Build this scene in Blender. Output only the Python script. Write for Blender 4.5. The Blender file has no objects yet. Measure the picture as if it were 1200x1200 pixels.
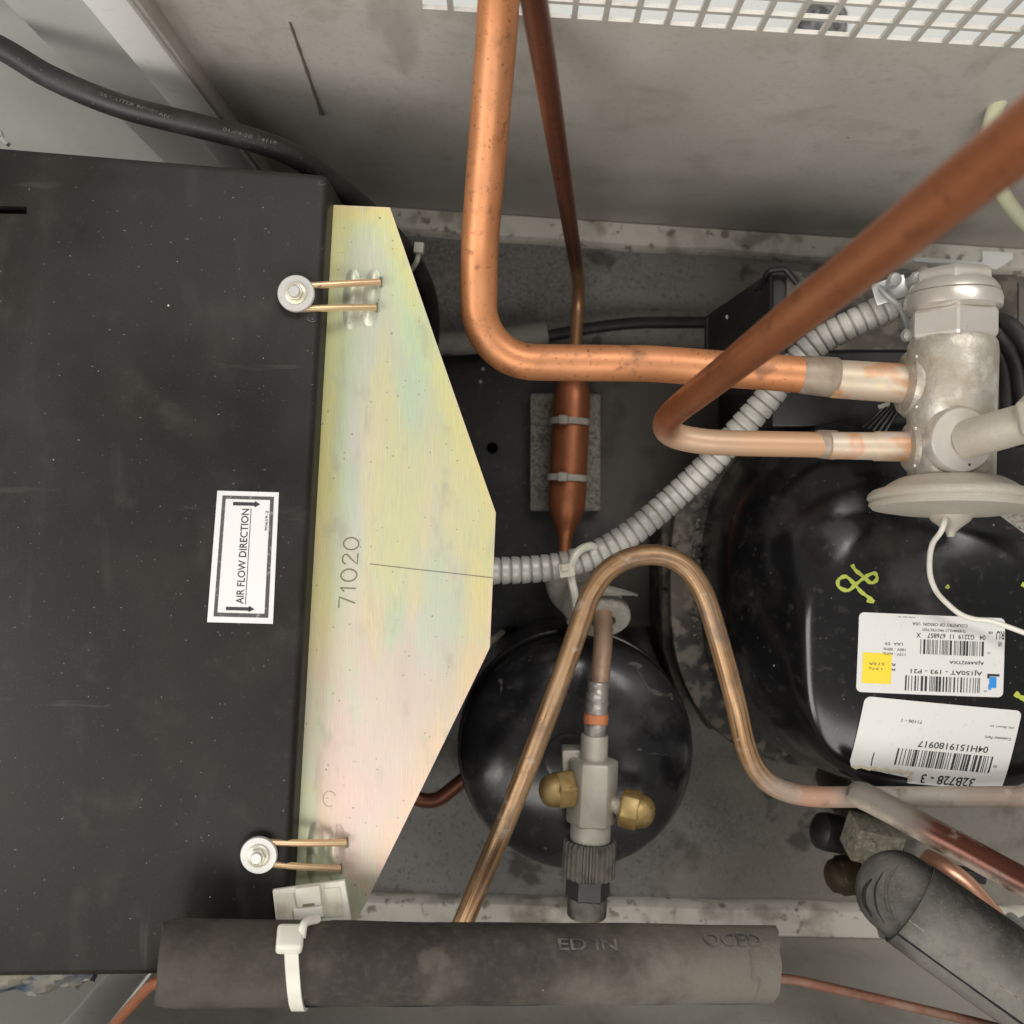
import bpy, bmesh, math, random
from mathutils import Vector, Matrix
from mathutils.bvhtree import BVHTree
random.seed(7)
PI = math.pi
scn = bpy.context.scene
COL = scn.collection
H = 0.72            # camera height above the pan floor (metres)
FPX = 1152.0        # focal length in photograph pixels

# ------------------------------------------------------------------ camera, world, lamps, exposure
cam = bpy.data.cameras.new('camera')
cam.sensor_width = 36.0
cam.lens = 36.0 * FPX / 1200.0
cam.clip_start, cam.clip_end = 0.005, 20.0
cam.dof.use_dof = True
cam.dof.focus_distance = 0.45
cam.dof.aperture_fstop = 12.5
co = bpy.data.objects.new('camera', cam); COL.objects.link(co)
co.location = (0, 0, H)
scn.camera = co

w = bpy.data.worlds.new('World'); scn.world = w; w.use_nodes = True
bgn = w.node_tree.nodes['Background']
bgn.inputs[0].default_value = (1.0, 0.975, 0.94, 1); bgn.inputs[1].default_value = 0.29

def area(name, loc, target, sx, sy, power, col=(1, 1, 1)):
    l = bpy.data.lights.new(name, 'AREA'); l.shape = 'RECTANGLE'; l.size = sx; l.size_y = sy
    l.energy = power; l.color = col
    o = bpy.data.objects.new(name, l); COL.objects.link(o); o.location = loc
    o.rotation_euler = (Vector(target) - Vector(loc)).to_track_quat('-Z', 'Y').to_euler()
    return o
area('left_key_light', (-1.0, -0.35, 1.20), (0, 0.05, 0.1), 0.9, 0.6, 13.0, (1.0, 0.975, 0.93))  # unseen key lamp giving the light that falls from the left
area('overhead_fill', (0.42, 0.95, 1.75), (0.02, -0.05, 0.1), 1.3, 0.45, 18.0, (1.0, 0.975, 0.93))  # unseen lamp added to brighten the near wall and edge the compressor
area('overhead_fill', (0.05, -0.85, 1.55), (0.05, 0.15, 0.1), 1.3, 0.6, 11.5, (1.0, 0.965, 0.91))  # unseen lamp added to lift the foot of the far wall

scn.view_settings.view_transform = 'Standard'; scn.view_settings.look = 'None'
scn.view_settings.gamma = 1.0; scn.view_settings.exposure = 0.0
scn.cycles.use_denoising = True
scn.cycles.max_bounces = 8

# ------------------------------------------------------------------ helpers
def at(px, py, z):
    D = H - z
    return Vector(((px - 600) / FPX * D, (600 - py) / FPX * D, z))

def wloc(o):
    v = Vector((0, 0, 0))
    while o is not None:
        v += Vector(o.location); o = o.parent
    return v

def thing(name, label, cat, loc, group=None):
    o = bpy.data.objects.new(name, None); COL.objects.link(o)
    o.empty_display_size = 0.01
    o.location = loc; o['label'] = label; o['category'] = cat
    if group: o['group'] = group
    return o

def tag(o, label, cat, group=None):
    o['label'] = label; o['category'] = cat
    if group: o['group'] = group
    return o

def obj(name, bm, m, parent=None, smooth=40, label=None, kind=None):
    me = bpy.data.meshes.new(name)
    if parent is not None:
        off = wloc(parent); loc = Vector((0, 0, 0))
    else:
        vs = [v.co for v in bm.verts]
        lo = Vector((min(v.x for v in vs), min(v.y for v in vs), min(v.z for v in vs)))
        hi = Vector((max(v.x for v in vs), max(v.y for v in vs), max(v.z for v in vs)))
        off = Vector(((lo.x + hi.x) / 2, (lo.y + hi.y) / 2, lo.z)); loc = off
    bmesh.ops.translate(bm, verts=bm.verts, vec=-off)
    bm.to_mesh(me); bm.free()
    if smooth:
        me.polygons.foreach_set('use_smooth', [True] * len(me.polygons))
        me.set_sharp_from_angle(angle=math.radians(smooth))
    if m is not None:
        me.materials.append(m)
    o = bpy.data.objects.new(name, me); COL.objects.link(o)
    o.location = loc
    if parent is not None: o.parent = parent
    if label: o['label'] = label
    if kind: o['kind'] = kind
    return o

def merge(*bms):
    out = bms[0]
    for b in bms[1:]:
        me = bpy.data.meshes.new('tmp'); b.to_mesh(me); b.free()
        out.from_mesh(me); bpy.data.meshes.remove(me)
    return out

def basis(axis, ref=None):
    a = Vector(axis).normalized()
    r = Vector(ref) if ref is not None else (Vector((0, 0, 1)) if abs(a.z) < 0.9 else Vector((0, 1, 0)))
    u = (r - a * r.dot(a)).normalized()
    return a, u, a.cross(u)

def lathe(profile, origin, axis, seg=32, ref=None, rmod=None, phase=0.0):
    """profile: (distance along axis, radius)."""
    a, u, v = basis(axis, ref); o = Vector(origin)
    bm = bmesh.new(); rings = []
    for t, r in profile:
        if r < 1e-6:
            rings.append([bm.verts.new(o + a * t)])
        else:
            ring = []
            for k in range(seg):
                th = 2 * PI * k / seg + phase
                rr = r * (rmod(k) if rmod else 1)
                ring.append(bm.verts.new(o + a * t + (u * math.cos(th) + v * math.sin(th)) * rr))
            rings.append(ring)
    for A, B in zip(rings, rings[1:]):
        if len(A) == 1 and len(B) == 1: continue
        for k in range(seg):
            k2 = (k + 1) % seg
            if len(A) == 1: bm.faces.new((A[0], B[k2], B[k]))
            elif len(B) == 1: bm.faces.new((A[k], A[k2], B[0]))
            else: bm.faces.new((A[k], A[k2], B[k2], B[k]))
    if len(rings[0]) > 1: bm.faces.new(rings[0][::-1])
    if len(rings[-1]) > 1: bm.faces.new(rings[-1])
    bmesh.ops.recalc_face_normals(bm, faces=bm.faces)
    return bm

def hexn(origin, axis, length, r, ref=None, ch=0.12, phase=0.0):
    """hexagonal nut with turned (chamfered) ends"""
    c = r * ch
    bm = lathe([(0, r * .86), (c * .55, r), (length - c * .55, r), (length, r * .86)], origin, axis, 6, ref, phase=phase)
    bmesh.ops.bevel(bm, geom=[e for e in bm.edges], offset=r * .035, segments=1, affect='EDGES', profile=.5)
    return bm

def catmull(pts, n=10):
    P = [Vector(p) for p in pts]
    P = [P[0] * 2 - P[1]] + P + [P[-1] * 2 - P[-2]]
    out = []
    for i in range(1, len(P) - 2):
        p0, p1, p2, p3 = P[i - 1:i + 3]
        for k in range(n):
            t = k / n
            out.append(0.5 * ((2 * p1) + (p2 - p0) * t + (2 * p0 - 5 * p1 + 4 * p2 - p3) * t * t + (3 * p1 - p0 - 3 * p2 + p3) * t ** 3))
    out.append(P[-2].copy())
    return out

def fillet(pts, rad, n=12):
    P = [Vector(p) for p in pts]
    if not isinstance(rad, (list, tuple)): rad = [rad] * len(P)
    out = [P[0]]
    for i in range(1, len(P) - 1):
        A, B, C = P[i - 1], P[i], P[i + 1]
        d1, d2 = (A - B).normalized(), (C - B).normalized()
        ang = d1.angle(d2)
        if ang > PI - 0.02: out.append(B); continue
        L = min(rad[i] / math.tan(ang / 2), (A - B).length * .49, (C - B).length * .49)
        R = L * math.tan(ang / 2)
        bis = (d1 + d2).normalized(); ctr = B + bis * (R / math.sin(ang / 2))
        s, e = B + d1 * L - ctr, B + d2 * L - ctr
        tot = s.angle(e); nrm = s.cross(e).normalized()
        for k in range(n + 1):
            out.append(ctr + Matrix.Rotation(tot * k / n, 3, nrm) @ s)
    out.append(P[-1])
    return out

def resample(pts, step):
    out = [pts[0].copy()]; acc = 0
    for a, b in zip(pts, pts[1:]):
        L = (b - a).length; d = step - acc
        while d < L:
            out.append(a.lerp(b, d / L)); d += step
        acc = L - (d - step)
    if (out[-1] - pts[-1]).length > step * .2: out.append(pts[-1].copy())
    return out

def tube(pts, r, seg=20, caps=True, rf=None, hollow=0.0):
    """sweep a circle along pts. UV: u = length in m, v = girth in m. rf(s, total) multiplies the radius."""
    P = [pts[0]]
    for p in pts[1:]:
        if (p - P[-1]).length > 1e-5: P.append(p)
    n = len(P)
    T = [(P[min(i + 1, n - 1)] - P[max(i - 1, 0)]).normalized() for i in range(n)]
    ref = Vector((0, 0, -1))
    if abs(T[0].dot(ref)) > .95: ref = Vector((0, -1, 0))
    nv = (ref - T[0] * ref.dot(T[0])).normalized()
    S = [0.0]
    for a, b in zip(P, P[1:]): S.append(S[-1] + (b - a).length)
    bm = bmesh.new(); uvl = bm.loops.layers.uv.new('UVMap'); rings = []
    for i in range(n):
        nv = (nv - T[i] * nv.dot(T[i])).normalized(); bv = T[i].cross(nv)
        rr = (r[i] if isinstance(r, list) else r) * (rf(S[i], S[-1]) if rf else 1)
        rings.append([bm.verts.new(P[i] + (nv * math.cos(2 * PI * k / seg) + bv * math.sin(2 * PI * k / seg)) * rr) for k in range(seg)])
    r0 = r[0] if isinstance(r, list) else r
    for i in range(n - 1):
        for k in range(seg):
            k2 = (k + 1) % seg
            f = bm.faces.new((rings[i][k], rings[i][k2], rings[i + 1][k2], rings[i + 1][k]))
            uv = [(S[i], k), (S[i], k + 1), (S[i + 1], k + 1), (S[i + 1], k)]
            for l, (a, b) in zip(f.loops, uv): l[uvl].uv = (a, b / seg * 2 * PI * r0)
    if caps:
        for ring, fl, t, p in ((rings[0], True, -T[0], P[0]), (rings[-1], False, T[-1], P[-1])):
            if hollow:
                inner = [bm.verts.new(p + (v.co - p) * hollow) for v in ring]
                deep = [bm.verts.new(p + (v.co - p) * hollow - t * r0 * 2.2) for v in ring]
                for k in range(seg):
                    k2 = (k + 1) % seg
                    bm.faces.new((ring[k], ring[k2], inner[k2], inner[k])); bm.faces.new((inner[k], inner[k2], deep[k2], deep[k]))
                bm.faces.new(deep)
            else:
                bm.faces.new(ring[::-1] if fl else ring)
    bmesh.ops.recalc_face_normals(bm, faces=bm.faces)
    return bm

def prism(poly, z0, z1, bev=0.0, seg=2):
    """poly: list of Vectors (xy used)"""
    bm = bmesh.new()
    a = [bm.verts.new((p[0], p[1], z0)) for p in poly]; b = [bm.verts.new((p[0], p[1], z1)) for p in poly]
    bm.faces.new(a[::-1]); bm.faces.new(b); n = len(poly)
    for k in range(n):
        bm.faces.new((a[k], a[(k + 1) % n], b[(k + 1) % n], b[k]))
    bmesh.ops.recalc_face_normals(bm, faces=bm.faces)
    if bev: bmesh.ops.bevel(bm, geom=bm.edges[:], offset=bev, segments=seg, affect='EDGES', profile=.5)
    return bm

def box(c, ex, ey, ez, dx=(1, 0, 0), up=(0, 0, 1), bev=0.0, seg=2):
    """box of full extents ex, ey, ez about c; dx = its x direction"""
    X = Vector(dx).normalized(); Z = Vector(up); Z = (Z - X * Z.dot(X)).normalized(); Y = Z.cross(X)
    bm = bmesh.new(); bmesh.ops.create_cube(bm, size=1.0)
    M4 = Matrix((X * ex, Y * ey, Z * ez)).transposed()
    for v in bm.verts: v.co = Vector(c) + M4 @ v.co
    bmesh.ops.recalc_face_normals(bm, faces=bm.faces)
    if bev: bmesh.ops.bevel(bm, geom=bm.edges[:], offset=bev, segments=seg, affect='EDGES', profile=.5)
    return bm

def sheet(pts, th, mat_n=None):
    """thin solid from a planar 3D polygon, extruded along its normal by th (downwards)"""
    bm = bmesh.new(); vs = [bm.verts.new(p) for p in pts]; f = bm.faces.new(vs); f.normal_update()
    nrm = f.normal.copy()
    r = bmesh.ops.extrude_face_region(bm, geom=[f])
    bmesh.ops.translate(bm, verts=[g for g in r['geom'] if isinstance(g, bmesh.types.BMVert)], vec=nrm * th)
    bmesh.ops.recalc_face_normals(bm, faces=bm.faces)
    return bm

# ------------------------------------------------------------------ materials
class Mat:
    def __init__(s, name, col, rough=.5, metal=0.0, coat=0.0, spec=.5):
        s.m = bpy.data.materials.new(name); s.m.use_nodes = True
        s.t = s.m.node_tree; s.N = s.t.nodes; s.p = s.N['Principled BSDF']
        s.p.inputs['Coat Weight'].default_value = coat; s.p.inputs['Coat Roughness'].default_value = .12
        s.p.inputs['Specular IOR Level'].default_value = spec
        s.c = s.val((*col, 1)); s.r = s.flt(rough); s.mt = s.flt(metal); s.nrm = None
    def val(s, c):
        n = s.N.new('ShaderNodeRGB'); n.outputs[0].default_value = c; return n.outputs[0]
    def flt(s, v):
        n = s.N.new('ShaderNodeValue'); n.outputs[0].default_value = v; return n.outputs[0]
    def link(s, a, b): s.t.links.new(a, b)
    def coord(s, src='obj', stretch=(1, 1, 1), rot=0.0):
        tc = s.N.new('ShaderNodeTexCoord'); mp = s.N.new('ShaderNodeMapping')
        mp.inputs['Scale'].default_value = stretch; mp.inputs['Rotation'].default_value = (0, 0, rot)
        mp.inputs['Location'].default_value = (random.random() * 3, random.random() * 3, random.random() * 3) if src == 'obj' else (0, 0, 0)
        s.link(tc.outputs['UV' if src == 'uv' else 'Object'], mp.inputs[0]); return mp.outputs[0]
    def rng(s, x, lo, hi, a=0.0, b=1.0):
        n = s.N.new('ShaderNodeMapRange'); n.interpolation_type = 'SMOOTHSTEP'
        for k, v in zip(('From Min', 'From Max', 'To Min', 'To Max'), (lo, hi, a, b)): n.inputs[k].default_value = v
        s.link(x, n.inputs[0]); return n.outputs[0]
    def mul(s, a, b, op='MULTIPLY'):
        n = s.N.new('ShaderNodeMath'); n.operation = op
        for i, v in enumerate((a, b)):
            if isinstance(v, (int, float)): n.inputs[i].default_value = v
            else: s.link(v, n.inputs[i])
        return n.outputs[0]
    def nz(s, scale, detail=4, src='obj', stretch=(1, 1, 1), rough=.55, rot=0.0, dist=0.0):
        n = s.N.new('ShaderNodeTexNoise'); n.inputs['Scale'].default_value = scale; n.inputs['Detail'].default_value = detail
        n.inputs['Roughness'].default_value = rough; n.inputs['Distortion'].default_value = dist
        s.link(s.coord(src, stretch, rot), n.inputs['Vector']); return n.outputs['Fac']
    def put(s, f, col=None, rough=None, metal=None):
        if col is not None:
            n = s.N.new('ShaderNodeMix'); n.data_type = 'RGBA'
            s.link(f, n.inputs['Factor']); s.link(s.c, n.inputs['A'])
            if isinstance(col, tuple): n.inputs['B'].default_value = (*col, 1)
            else: s.link(col, n.inputs['B'])
            s.c = n.outputs['Result']
        for k, v in (('r', rough), ('mt', metal)):
            if v is not None:
                n = s.N.new('ShaderNodeMix'); n.data_type = 'FLOAT'
                s.link(f, n.inputs['Factor']); s.link(getattr(s, k), n.inputs['A']); n.inputs['B'].default_value = v
                setattr(s, k, n.outputs['Result'])
        return s
    def noise(s, scale, lo, hi, col=None, amt=1.0, rough=None, metal=None, **k):
        return s.put(s.rng(s.nz(scale, **k), lo, hi, 0, amt), col, rough, metal)
    def spots(s, scale, size, col, gate=.5, amt=1.0, src='obj', stretch=(1, 1, 1), rough=None, metal=None):
        v = s.N.new('ShaderNodeTexVoronoi'); v.inputs['Scale'].default_value = scale
        s.link(s.coord(src, stretch), v.inputs['Vector'])
        sp = s.N.new('ShaderNodeSeparateColor'); s.link(v.outputs['Color'], sp.inputs[0])
        big = s.rng(sp.outputs[0], gate, 1.0, 0, size)
        f = s.mul(s.mul(big, v.outputs['Distance'], 'SUBTRACT'), 14.0 / max(size, .01) * .5)
        cl = s.N.new('ShaderNodeClamp'); s.link(f, cl.inputs[0])
        return s.put(s.mul(cl.outputs[0], amt), col, rough, metal)
    def up(s, lo, hi, col, amt=1.0, scale=None, nlo=.4, nhi=.7, rough=None, metal=None, axis=2, **k):
        g = s.N.new('ShaderNodeNewGeometry'); sx = s.N.new('ShaderNodeSeparateXYZ'); s.link(g.outputs['Normal'], sx.inputs[0])
        f = s.rng(sx.outputs[axis], lo, hi, 0, amt)
        if scale: f = s.mul(f, s.rng(s.nz(scale, **k), nlo, nhi))
        return s.put(f, col, rough, metal)
    def along(s, lo0, lo1, hi0, hi1, col, amt=1.0, src='uv', axis=0, rough=None, metal=None, warp=0.0, wscale=60):
        sx = s.N.new('ShaderNodeSeparateXYZ'); s.link(s.coord('uv') if src == 'uv' else s.rawobj(), sx.inputs[0])
        x = sx.outputs[axis]
        if warp: x = s.mul(x, s.mul(s.mul(s.nz(wscale), .5, 'SUBTRACT'), warp), 'ADD')
        f = s.mul(s.rng(x, lo0, lo1), s.rng(x, hi0, hi1, 1, 0))
        return s.put(s.mul(f, amt), col, rough, metal)
    def rawobj(s):
        tc = s.N.new('ShaderNodeTexCoord'); return tc.outputs['Object']
    def attr(s, name, lo, hi, col, amt=1.0, rough=None):
        a = s.N.new('ShaderNodeAttribute'); a.attribute_name = name
        return s.put(s.rng(a.outputs['Fac'], lo, hi, 0, amt), col, rough)
    def bump(s, scale, strength, dist=.0004, **k):
        b = s.N.new('ShaderNodeBump'); b.inputs['Strength'].default_value = strength; b.inputs['Distance'].default_value = dist
        s.link(s.nz(scale, **k), b.inputs['Height'])
        if s.nrm is not None: s.link(s.nrm, b.inputs['Normal'])
        s.nrm = b.outputs[0]; return s
    def done(s):
        s.link(s.c, s.p.inputs['Base Color']); s.link(s.r, s.p.inputs['Roughness']); s.link(s.mt, s.p.inputs['Metallic'])
        if s.nrm is not None: s.link(s.nrm, s.p.inputs['Normal'])
        return s.m

M = {}
M['housing'] = (Mat('housing_paint', (.0105, .0088, .0075), .46, spec=.2).noise(14, .4, .75, (.027, .024, .021), .7, rough=.6).noise(5, .5, .7, (.036, .035, .034), .5, rough=.6).noise(42, .56, .78, (.045, .041, .037), .5, detail=8).noise(1300, .63, .75, (.11, .10, .09), .35).noise(9, .5, .75, (.010, .009, .008), .7, rough=.36).noise(120, .66, .72, (.05, .046, .042), .4, stretch=(.12, 1, 1), rot=.6).noise(140, .70, .75, (.04, .037, .034), .2, stretch=(1, .1, 1), rot=.3)
    .noise(60, .55, .8, (.06, .055, .05), .25, stretch=(1, .35, 1)).noise(900, .62, .8, (.1, .095, .085), .35)
    .spots(230, .065, (.30, .28, .25), .5, .7).spots(150, .05, (.42, .39, .34), .72, .8).noise(30, .70, .74, (.12, .11, .10), .5, stretch=(1, .08, 1), rot=.5).spots(70, .034, (.55, .52, .46), .8, .85).spots(480, .12, (.2, .19, .17), .68, .5, stretch=(1, .6, 1)).spots(300, .10, (.17, .16, .14), .6, .5, stretch=(.5, 1, 1))
    .bump(1400, .12, .0002).done())
M['housing_slot'] = Mat('hollow_shade', (.004, .004, .004), .8).done()  # near-black colour standing in for shade inside openings
zn = Mat('zinc_chromate', (.56, .54, .485), .40, .35)
zn.noise(9, .45, .6, (.50, .60, .46), .8, stretch=(1.6, .5, 1), dist=.5).noise(12, .5, .64, (.62, .57, .33), .6, stretch=(1.5, .45, 1), dist=.5)
zn.noise(10, .54, .66, (.63, .50, .455), .75, stretch=(1.5, .45, 1), dist=.4).noise(26, .5, .7, (.46, .44, .38), .6, stretch=(2.4, .3, 1))
at_ = zn.N.new('ShaderNodeAttribute'); at_.attribute_name = 'edge'
ew = zn.mul(at_.outputs['Fac'], zn.mul(zn.mul(zn.nz(20, stretch=(1.2, .6, 1)), .5, 'SUBTRACT'), .9), 'ADD')
zn.put(zn.rng(ew, .12, .5, 0, .7), (.48, .58, .33)).put(zn.rng(ew, .40, .8, 0, .85), (.68, .60, .18)).put(zn.rng(at_.outputs['Fac'], .86, 1.0, 0, .9), (.82, .52, .42))
zn.along(.10, .17, 1, 2, (.72, .60, .17), .6, 'obj', 1, warp=.14, wscale=25)
zn.along(.04, .10, .13, .17, (.46, .62, .34), .35, 'obj', 1, warp=.14, wscale=22)
zn.along(-1, -.9, -.10, .02, (.62, .40, .365), .75, 'obj', 1, warp=.16, wscale=20)
zn.noise(16, .52, .66, (.46, .44, .39), .35, stretch=(1.4, .5, 1), dist=.6).noise(13, .50, .62, (.42, .57, .38), .7, stretch=(1.4, .5, 1), dist=.6).noise(11, .52, .64, (.66, .57, .24), .6, stretch=(1.5, .5, 1), dist=.6)
zn.noise(600, .4, .7, (.40, .39, .34), .4, stretch=(6, .12, 1)).noise(900, .6, .7, (.75, .73, .68), .4, stretch=(5, .08, 1))
zn.noise(55, .56, .74, (.33, .30, .235), .5, stretch=(1.2, .6, 1)).noise(700, .35, .75, (.48, .46, .40), .35, stretch=(4, .25, 1))
zn.spots(170, .085, (.10, .09, .06), .5, .75).spots(70, .04, (.30, .13, .04), .84, .9).spots(420, .2, (.12, .11, .08), .72, .5).spots(260, .08, (.16, .145, .10), .72, .6, stretch=(1, .6, 1))
zn.noise(38, .60, .74, (.36, .31, .23), .45, stretch=(1.6, .5, 1), dist=.8)
M['zinc'] = zn.bump(500, .14, .0002, stretch=(5, .2, 1)).done()
M['stamp'] = Mat('stamped_groove', (.16, .15, .075), .7).done()
M['scratch'] = Mat('scribed_line', (.17, .155, .12), .7).done()
M['wire'] = Mat('chromate_wire', (.72, .52, .30), .32, .65).noise(60, .45, .7, (.72, .40, .32), .6).noise(45, .5, .7, (.55, .56, .28), .5).noise(300, .6, .8, (.3, .24, .16), .5).done()
M['washer'] = Mat('zinc_washer', (.56, .545, .52), .42, .35).noise(70, .4, .7, (.42, .41, .38), .5).spots(600, .2, (.3, .27, .22), .6, .5).bump(600, .1).done()
M['boltgold'] = Mat('pale_chromate_bolt', (.60, .57, .49), .4, .4).noise(120, .45, .7, (.66, .6, .36), .5).done()

def copper(name, col, rough, metal, dark=(.16, .065, .03), damt=.6, dust=None, streak=None, spots=.5):
    c = Mat(name, col, rough, metal)
    c.noise(30, .4, .75, tuple(x * .72 for x in col), .6).noise(14, .5, .75, (min(1, col[0] * 1.12), col[1] * 1.22, col[2] * 1.35), .6)
    if streak: c.noise(1, .44, .62, streak, .85, src='uv', stretch=(10, 480, 1), detail=3).noise(1, .5, .7, tuple(x * 1.3 for x in col), .6, src='uv', stretch=(9, 420, 1), detail=2)
    c.noise(190, .56, .76, dark, damt * .75, rough=.6, detail=7).noise(420, .60, .72, dark, damt * .6, rough=.65).noise(60, .58, .72, dark, damt * .8)
    if spots: c.spots(330, .22, tuple(x * .5 for x in dark), .6, spots)
    if dust: c.up(.3, .95, dust[0], dust[1], 50, .35, .65, rough=.85, metal=0.0)
    return c.bump(260, .12, .0003)
c = copper('copper_suction', (.60, .25, .105), .43, .5, (.13, .055, .03), .8, dust=((.42, .25, .15), .15))
c.along(.505, .512, .514, .522, (.80, .66, .42), .9, warp=.004).along(.53, .54, .60, .63, (.62, .34, .12), .6, warp=.02).along(.555, .60, 9, 10, (.34, .16, .085), .6, rough=.55, warp=.05)
c.along(.485, .497, .5, .508, (.50, .17, .09), .5)
M['copper_big'] = c.done()
M['copper_front'] = copper('copper_reddish', (.27, .078, .030), .55, .3, (.10, .03, .014), .4, spots=.2).done()
M['copper_dark'] = copper('copper_tarnished', (.17, .062, .036), .35, .55, (.06, .025, .018), .6).along(.36, .39, 9, 10, (.42, .22, .11), .9, warp=.03).done()
M['copper_u'] = copper('copper_scored', (.36, .215, .105), .38, .5, (.16, .075, .035), .6, dust=((.40, .34, .27), .16), streak=(.105, .05, .024), spots=.3).along(.335, .37, 2, 3, (.30, .245, .205), .85, rough=.75, metal=.15, warp=.05).along(.36, .372, .378, .39, (.42, .20, .12), .6, warp=.01).along(.40, .42, .43, .47, (.40, .37, .33), .7, warp=.03).noise(70, .54, .70, (.15, .105, .08), .6, detail=7).noise(130, .60, .72, (.42, .39, .35), .5, rough=.8).done()
M['copper_drier'] = copper('copper_drier', (.46, .165, .075), .38, .6, (.16, .065, .035), .55).done()
M['copper_small'] = copper('copper_liquid', (.40, .255, .165), .45, .4, (.17, .10, .07), .6, dust=((.36, .31, .26), .3)).done()
M['copper_rust'] = copper('copper_brown', (.20, .085, .055), .5, .3, (.07, .03, .02), .5, dust=((.38, .33, .28), .35)).done()
M['copper_pink'] = copper('copper_bright', (.60, .31, .20), .34, .7, (.25, .11, .06), .5).done()
M['tint_pipe'] = Mat('heat_tinted_copper', (.54, .44, .33), .48, .3).noise(45, .45, .56, (.55, .27, .13), .9, dist=.6).noise(38, .55, .7, (.55, .48, .46), .7).noise(70, .58, .72, (.72, .58, .24), .6).up(.4, 1, (.58, .54, .47), .3, 60).bump(200, .12).done()
M['collar'] = Mat('brazed_joint', (.34, .275, .215), .55, .3).noise(70, .4, .65, (.19, .135, .10), .8).noise(40, .55, .75, (.46, .43, .38), .7).bump(240, .35, .0006).done()
M['solder'] = Mat('silver_solder', (.42, .40, .37), .36, .6).noise(120, .45, .62, (.12, .10, .085), .85).noise(50, .5, .7, (.5, .45, .4), .6).bump(250, .4, .0007).done()
M['orange'] = Mat('orange_copper_band', (.55, .19, .075), .6).noise(150, .45, .7, (.38, .15, .08), .6).done()
M['valve'] = (Mat('dusty_brass_valve', (.50, .465, .405), .36, .5).noise(45, .42, .62, (.36, .31, .235), .8, rough=.65).noise(90, .52, .68, (.68, .64, .57), .7).noise(200, .5, .7, (.30, .26, .20), .4)
    .noise(60, .64, .74, (.26, .17, .07), .5).noise(40, .68, .76, (.22, .25, .12), .5).up(.2, 1, (.52, .49, .435), .3, 45, rough=.8, metal=0).spots(300, .13, (.16, .12, .08), .7, .7).bump(330, .35, .0008).bump(60, .12, .0012).done())
M['valve_dust'] = Mat('dust_caked_valve', (.43, .395, .335), .6, .2).noise(70, .4, .7, (.42, .37, .29), .6).noise(300, .45, .75, (.50, .465, .40), .4).bump(600, .35, .0005).done()
M['nut'] = Mat('plated_nut', (.60, .565, .515), .32, .55).noise(40, .45, .72, (.54, .47, .38), .6).noise(90, .6, .8, (.74, .70, .63), .6).spots(260, .12, (.25, .17, .1), .75, .7).bump(400, .15, .0003).done()
M['nickel'] = Mat('nickel_valve', (.47, .44, .375), .46, .35).noise(50, .4, .7, (.36, .33, .27), .6).noise(120, .55, .75, (.56, .53, .47), .6).up(.5, 1, (.47, .435, .37), .6, 60, rough=.75, metal=0).bump(500, .15, .0003).done()
M['brass'] = Mat('brass_cap', (.46, .31, .11), .4, .6).noise(90, .42, .62, (.27, .165, .06), .8, rough=.6).noise(160, .58, .72, (.10, .07, .035), .6).noise(240, .5, .75, (.55, .42, .2), .5).up(.3, 1, (.44, .35, .19), .4, 70, rough=.7, metal=.2).bump(500, .3, .0004).done()
M['brass_dark'] = Mat('dark_brass', (.06, .042, .022), .5, .4).noise(60, .5, .75, (.13, .09, .04), .7).done()  # much darker tone than the cap brass, with lighter mottling
M['block'] = Mat('gritty_fitting', (.26, .235, .18), .8, .1).noise(420, .45, .62, (.40, .37, .29), .9).noise(260, .55, .7, (.1, .085, .06), .8).bump(700, .6, .0006).done()
M['shell'] = (Mat('gloss_black_shell', (.0045, .0045, .0048), .17, 0, coat=0, spec=.5).noise(22, .5, .72, (.034, .031, .028), .8, rough=.55).noise(8, .45, .7, (.009, .009, .010), .8, rough=.24)
    .noise(190, .56, .78, (.07, .065, .058), .3, rough=.6, detail=6).spots(120, .07, (.38, .36, .31), .75, .8).spots(360, .14, (.16, .15, .13), .7, .6).bump(70, .05, .0006).done())
M['shell_dusty'] = (Mat('dusty_black_shell', (.022, .021, .019), .5, spec=.3).noise(28, .38, .64, (.13, .115, .097), .9, rough=.9).noise(90, .46, .62, (.22, .195, .16), .75, detail=6, rough=.85).spots(240, .12, (.3, .28, .24), .7, .7).bump(200, .3, .0005).done())
M['tank'] = (Mat('gloss_black_tank', (.009, .009, .010), .17, coat=.1).noise(16, .40, .7, (.040, .039, .040), .8, rough=.4).noise(70, .5, .75, (.06, .057, .054), .4, rough=.5, detail=7).noise(9, .5, .7, (.012, .012, .015), .8, rough=.2)
    .noise(45, .66, .71, (.21, .2, .18), .5, dist=1.2).noise(160, .62, .8, (.06, .055, .05), .5, rough=.6).spots(110, .06, (.5, .48, .42), .85, .8).bump(60, .06, .0005).done())
M['plastic_black'] = Mat('black_plastic', (.012, .0118, .0115), .38).noise(35, .45, .75, (.035, .033, .03), .7, rough=.6).spots(300, .12, (.2, .19, .17), .7, .6).done()
M['cap_knurl'] = Mat('dusty_black_cap', (.02, .019, .017), .5).up(.1, .9, (.17, .155, .125), .75, 90, .25, .55, rough=.85).noise(70, .45, .7, (.035, .032, .028), .7).done()
M['rubber'] = Mat('black_rubber', (.02, .0185, .017), .5).noise(60, .45, .75, (.05, .046, .042), .7, rough=.7).spots(400, .2, (.16, .15, .13), .6, .5).bump(500, .15).done()
M['print_faint'] = Mat('faint_print', (.13, .12, .105), .7).noise(300, .45, .62, (.035, .032, .03), .9).done()
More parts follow.
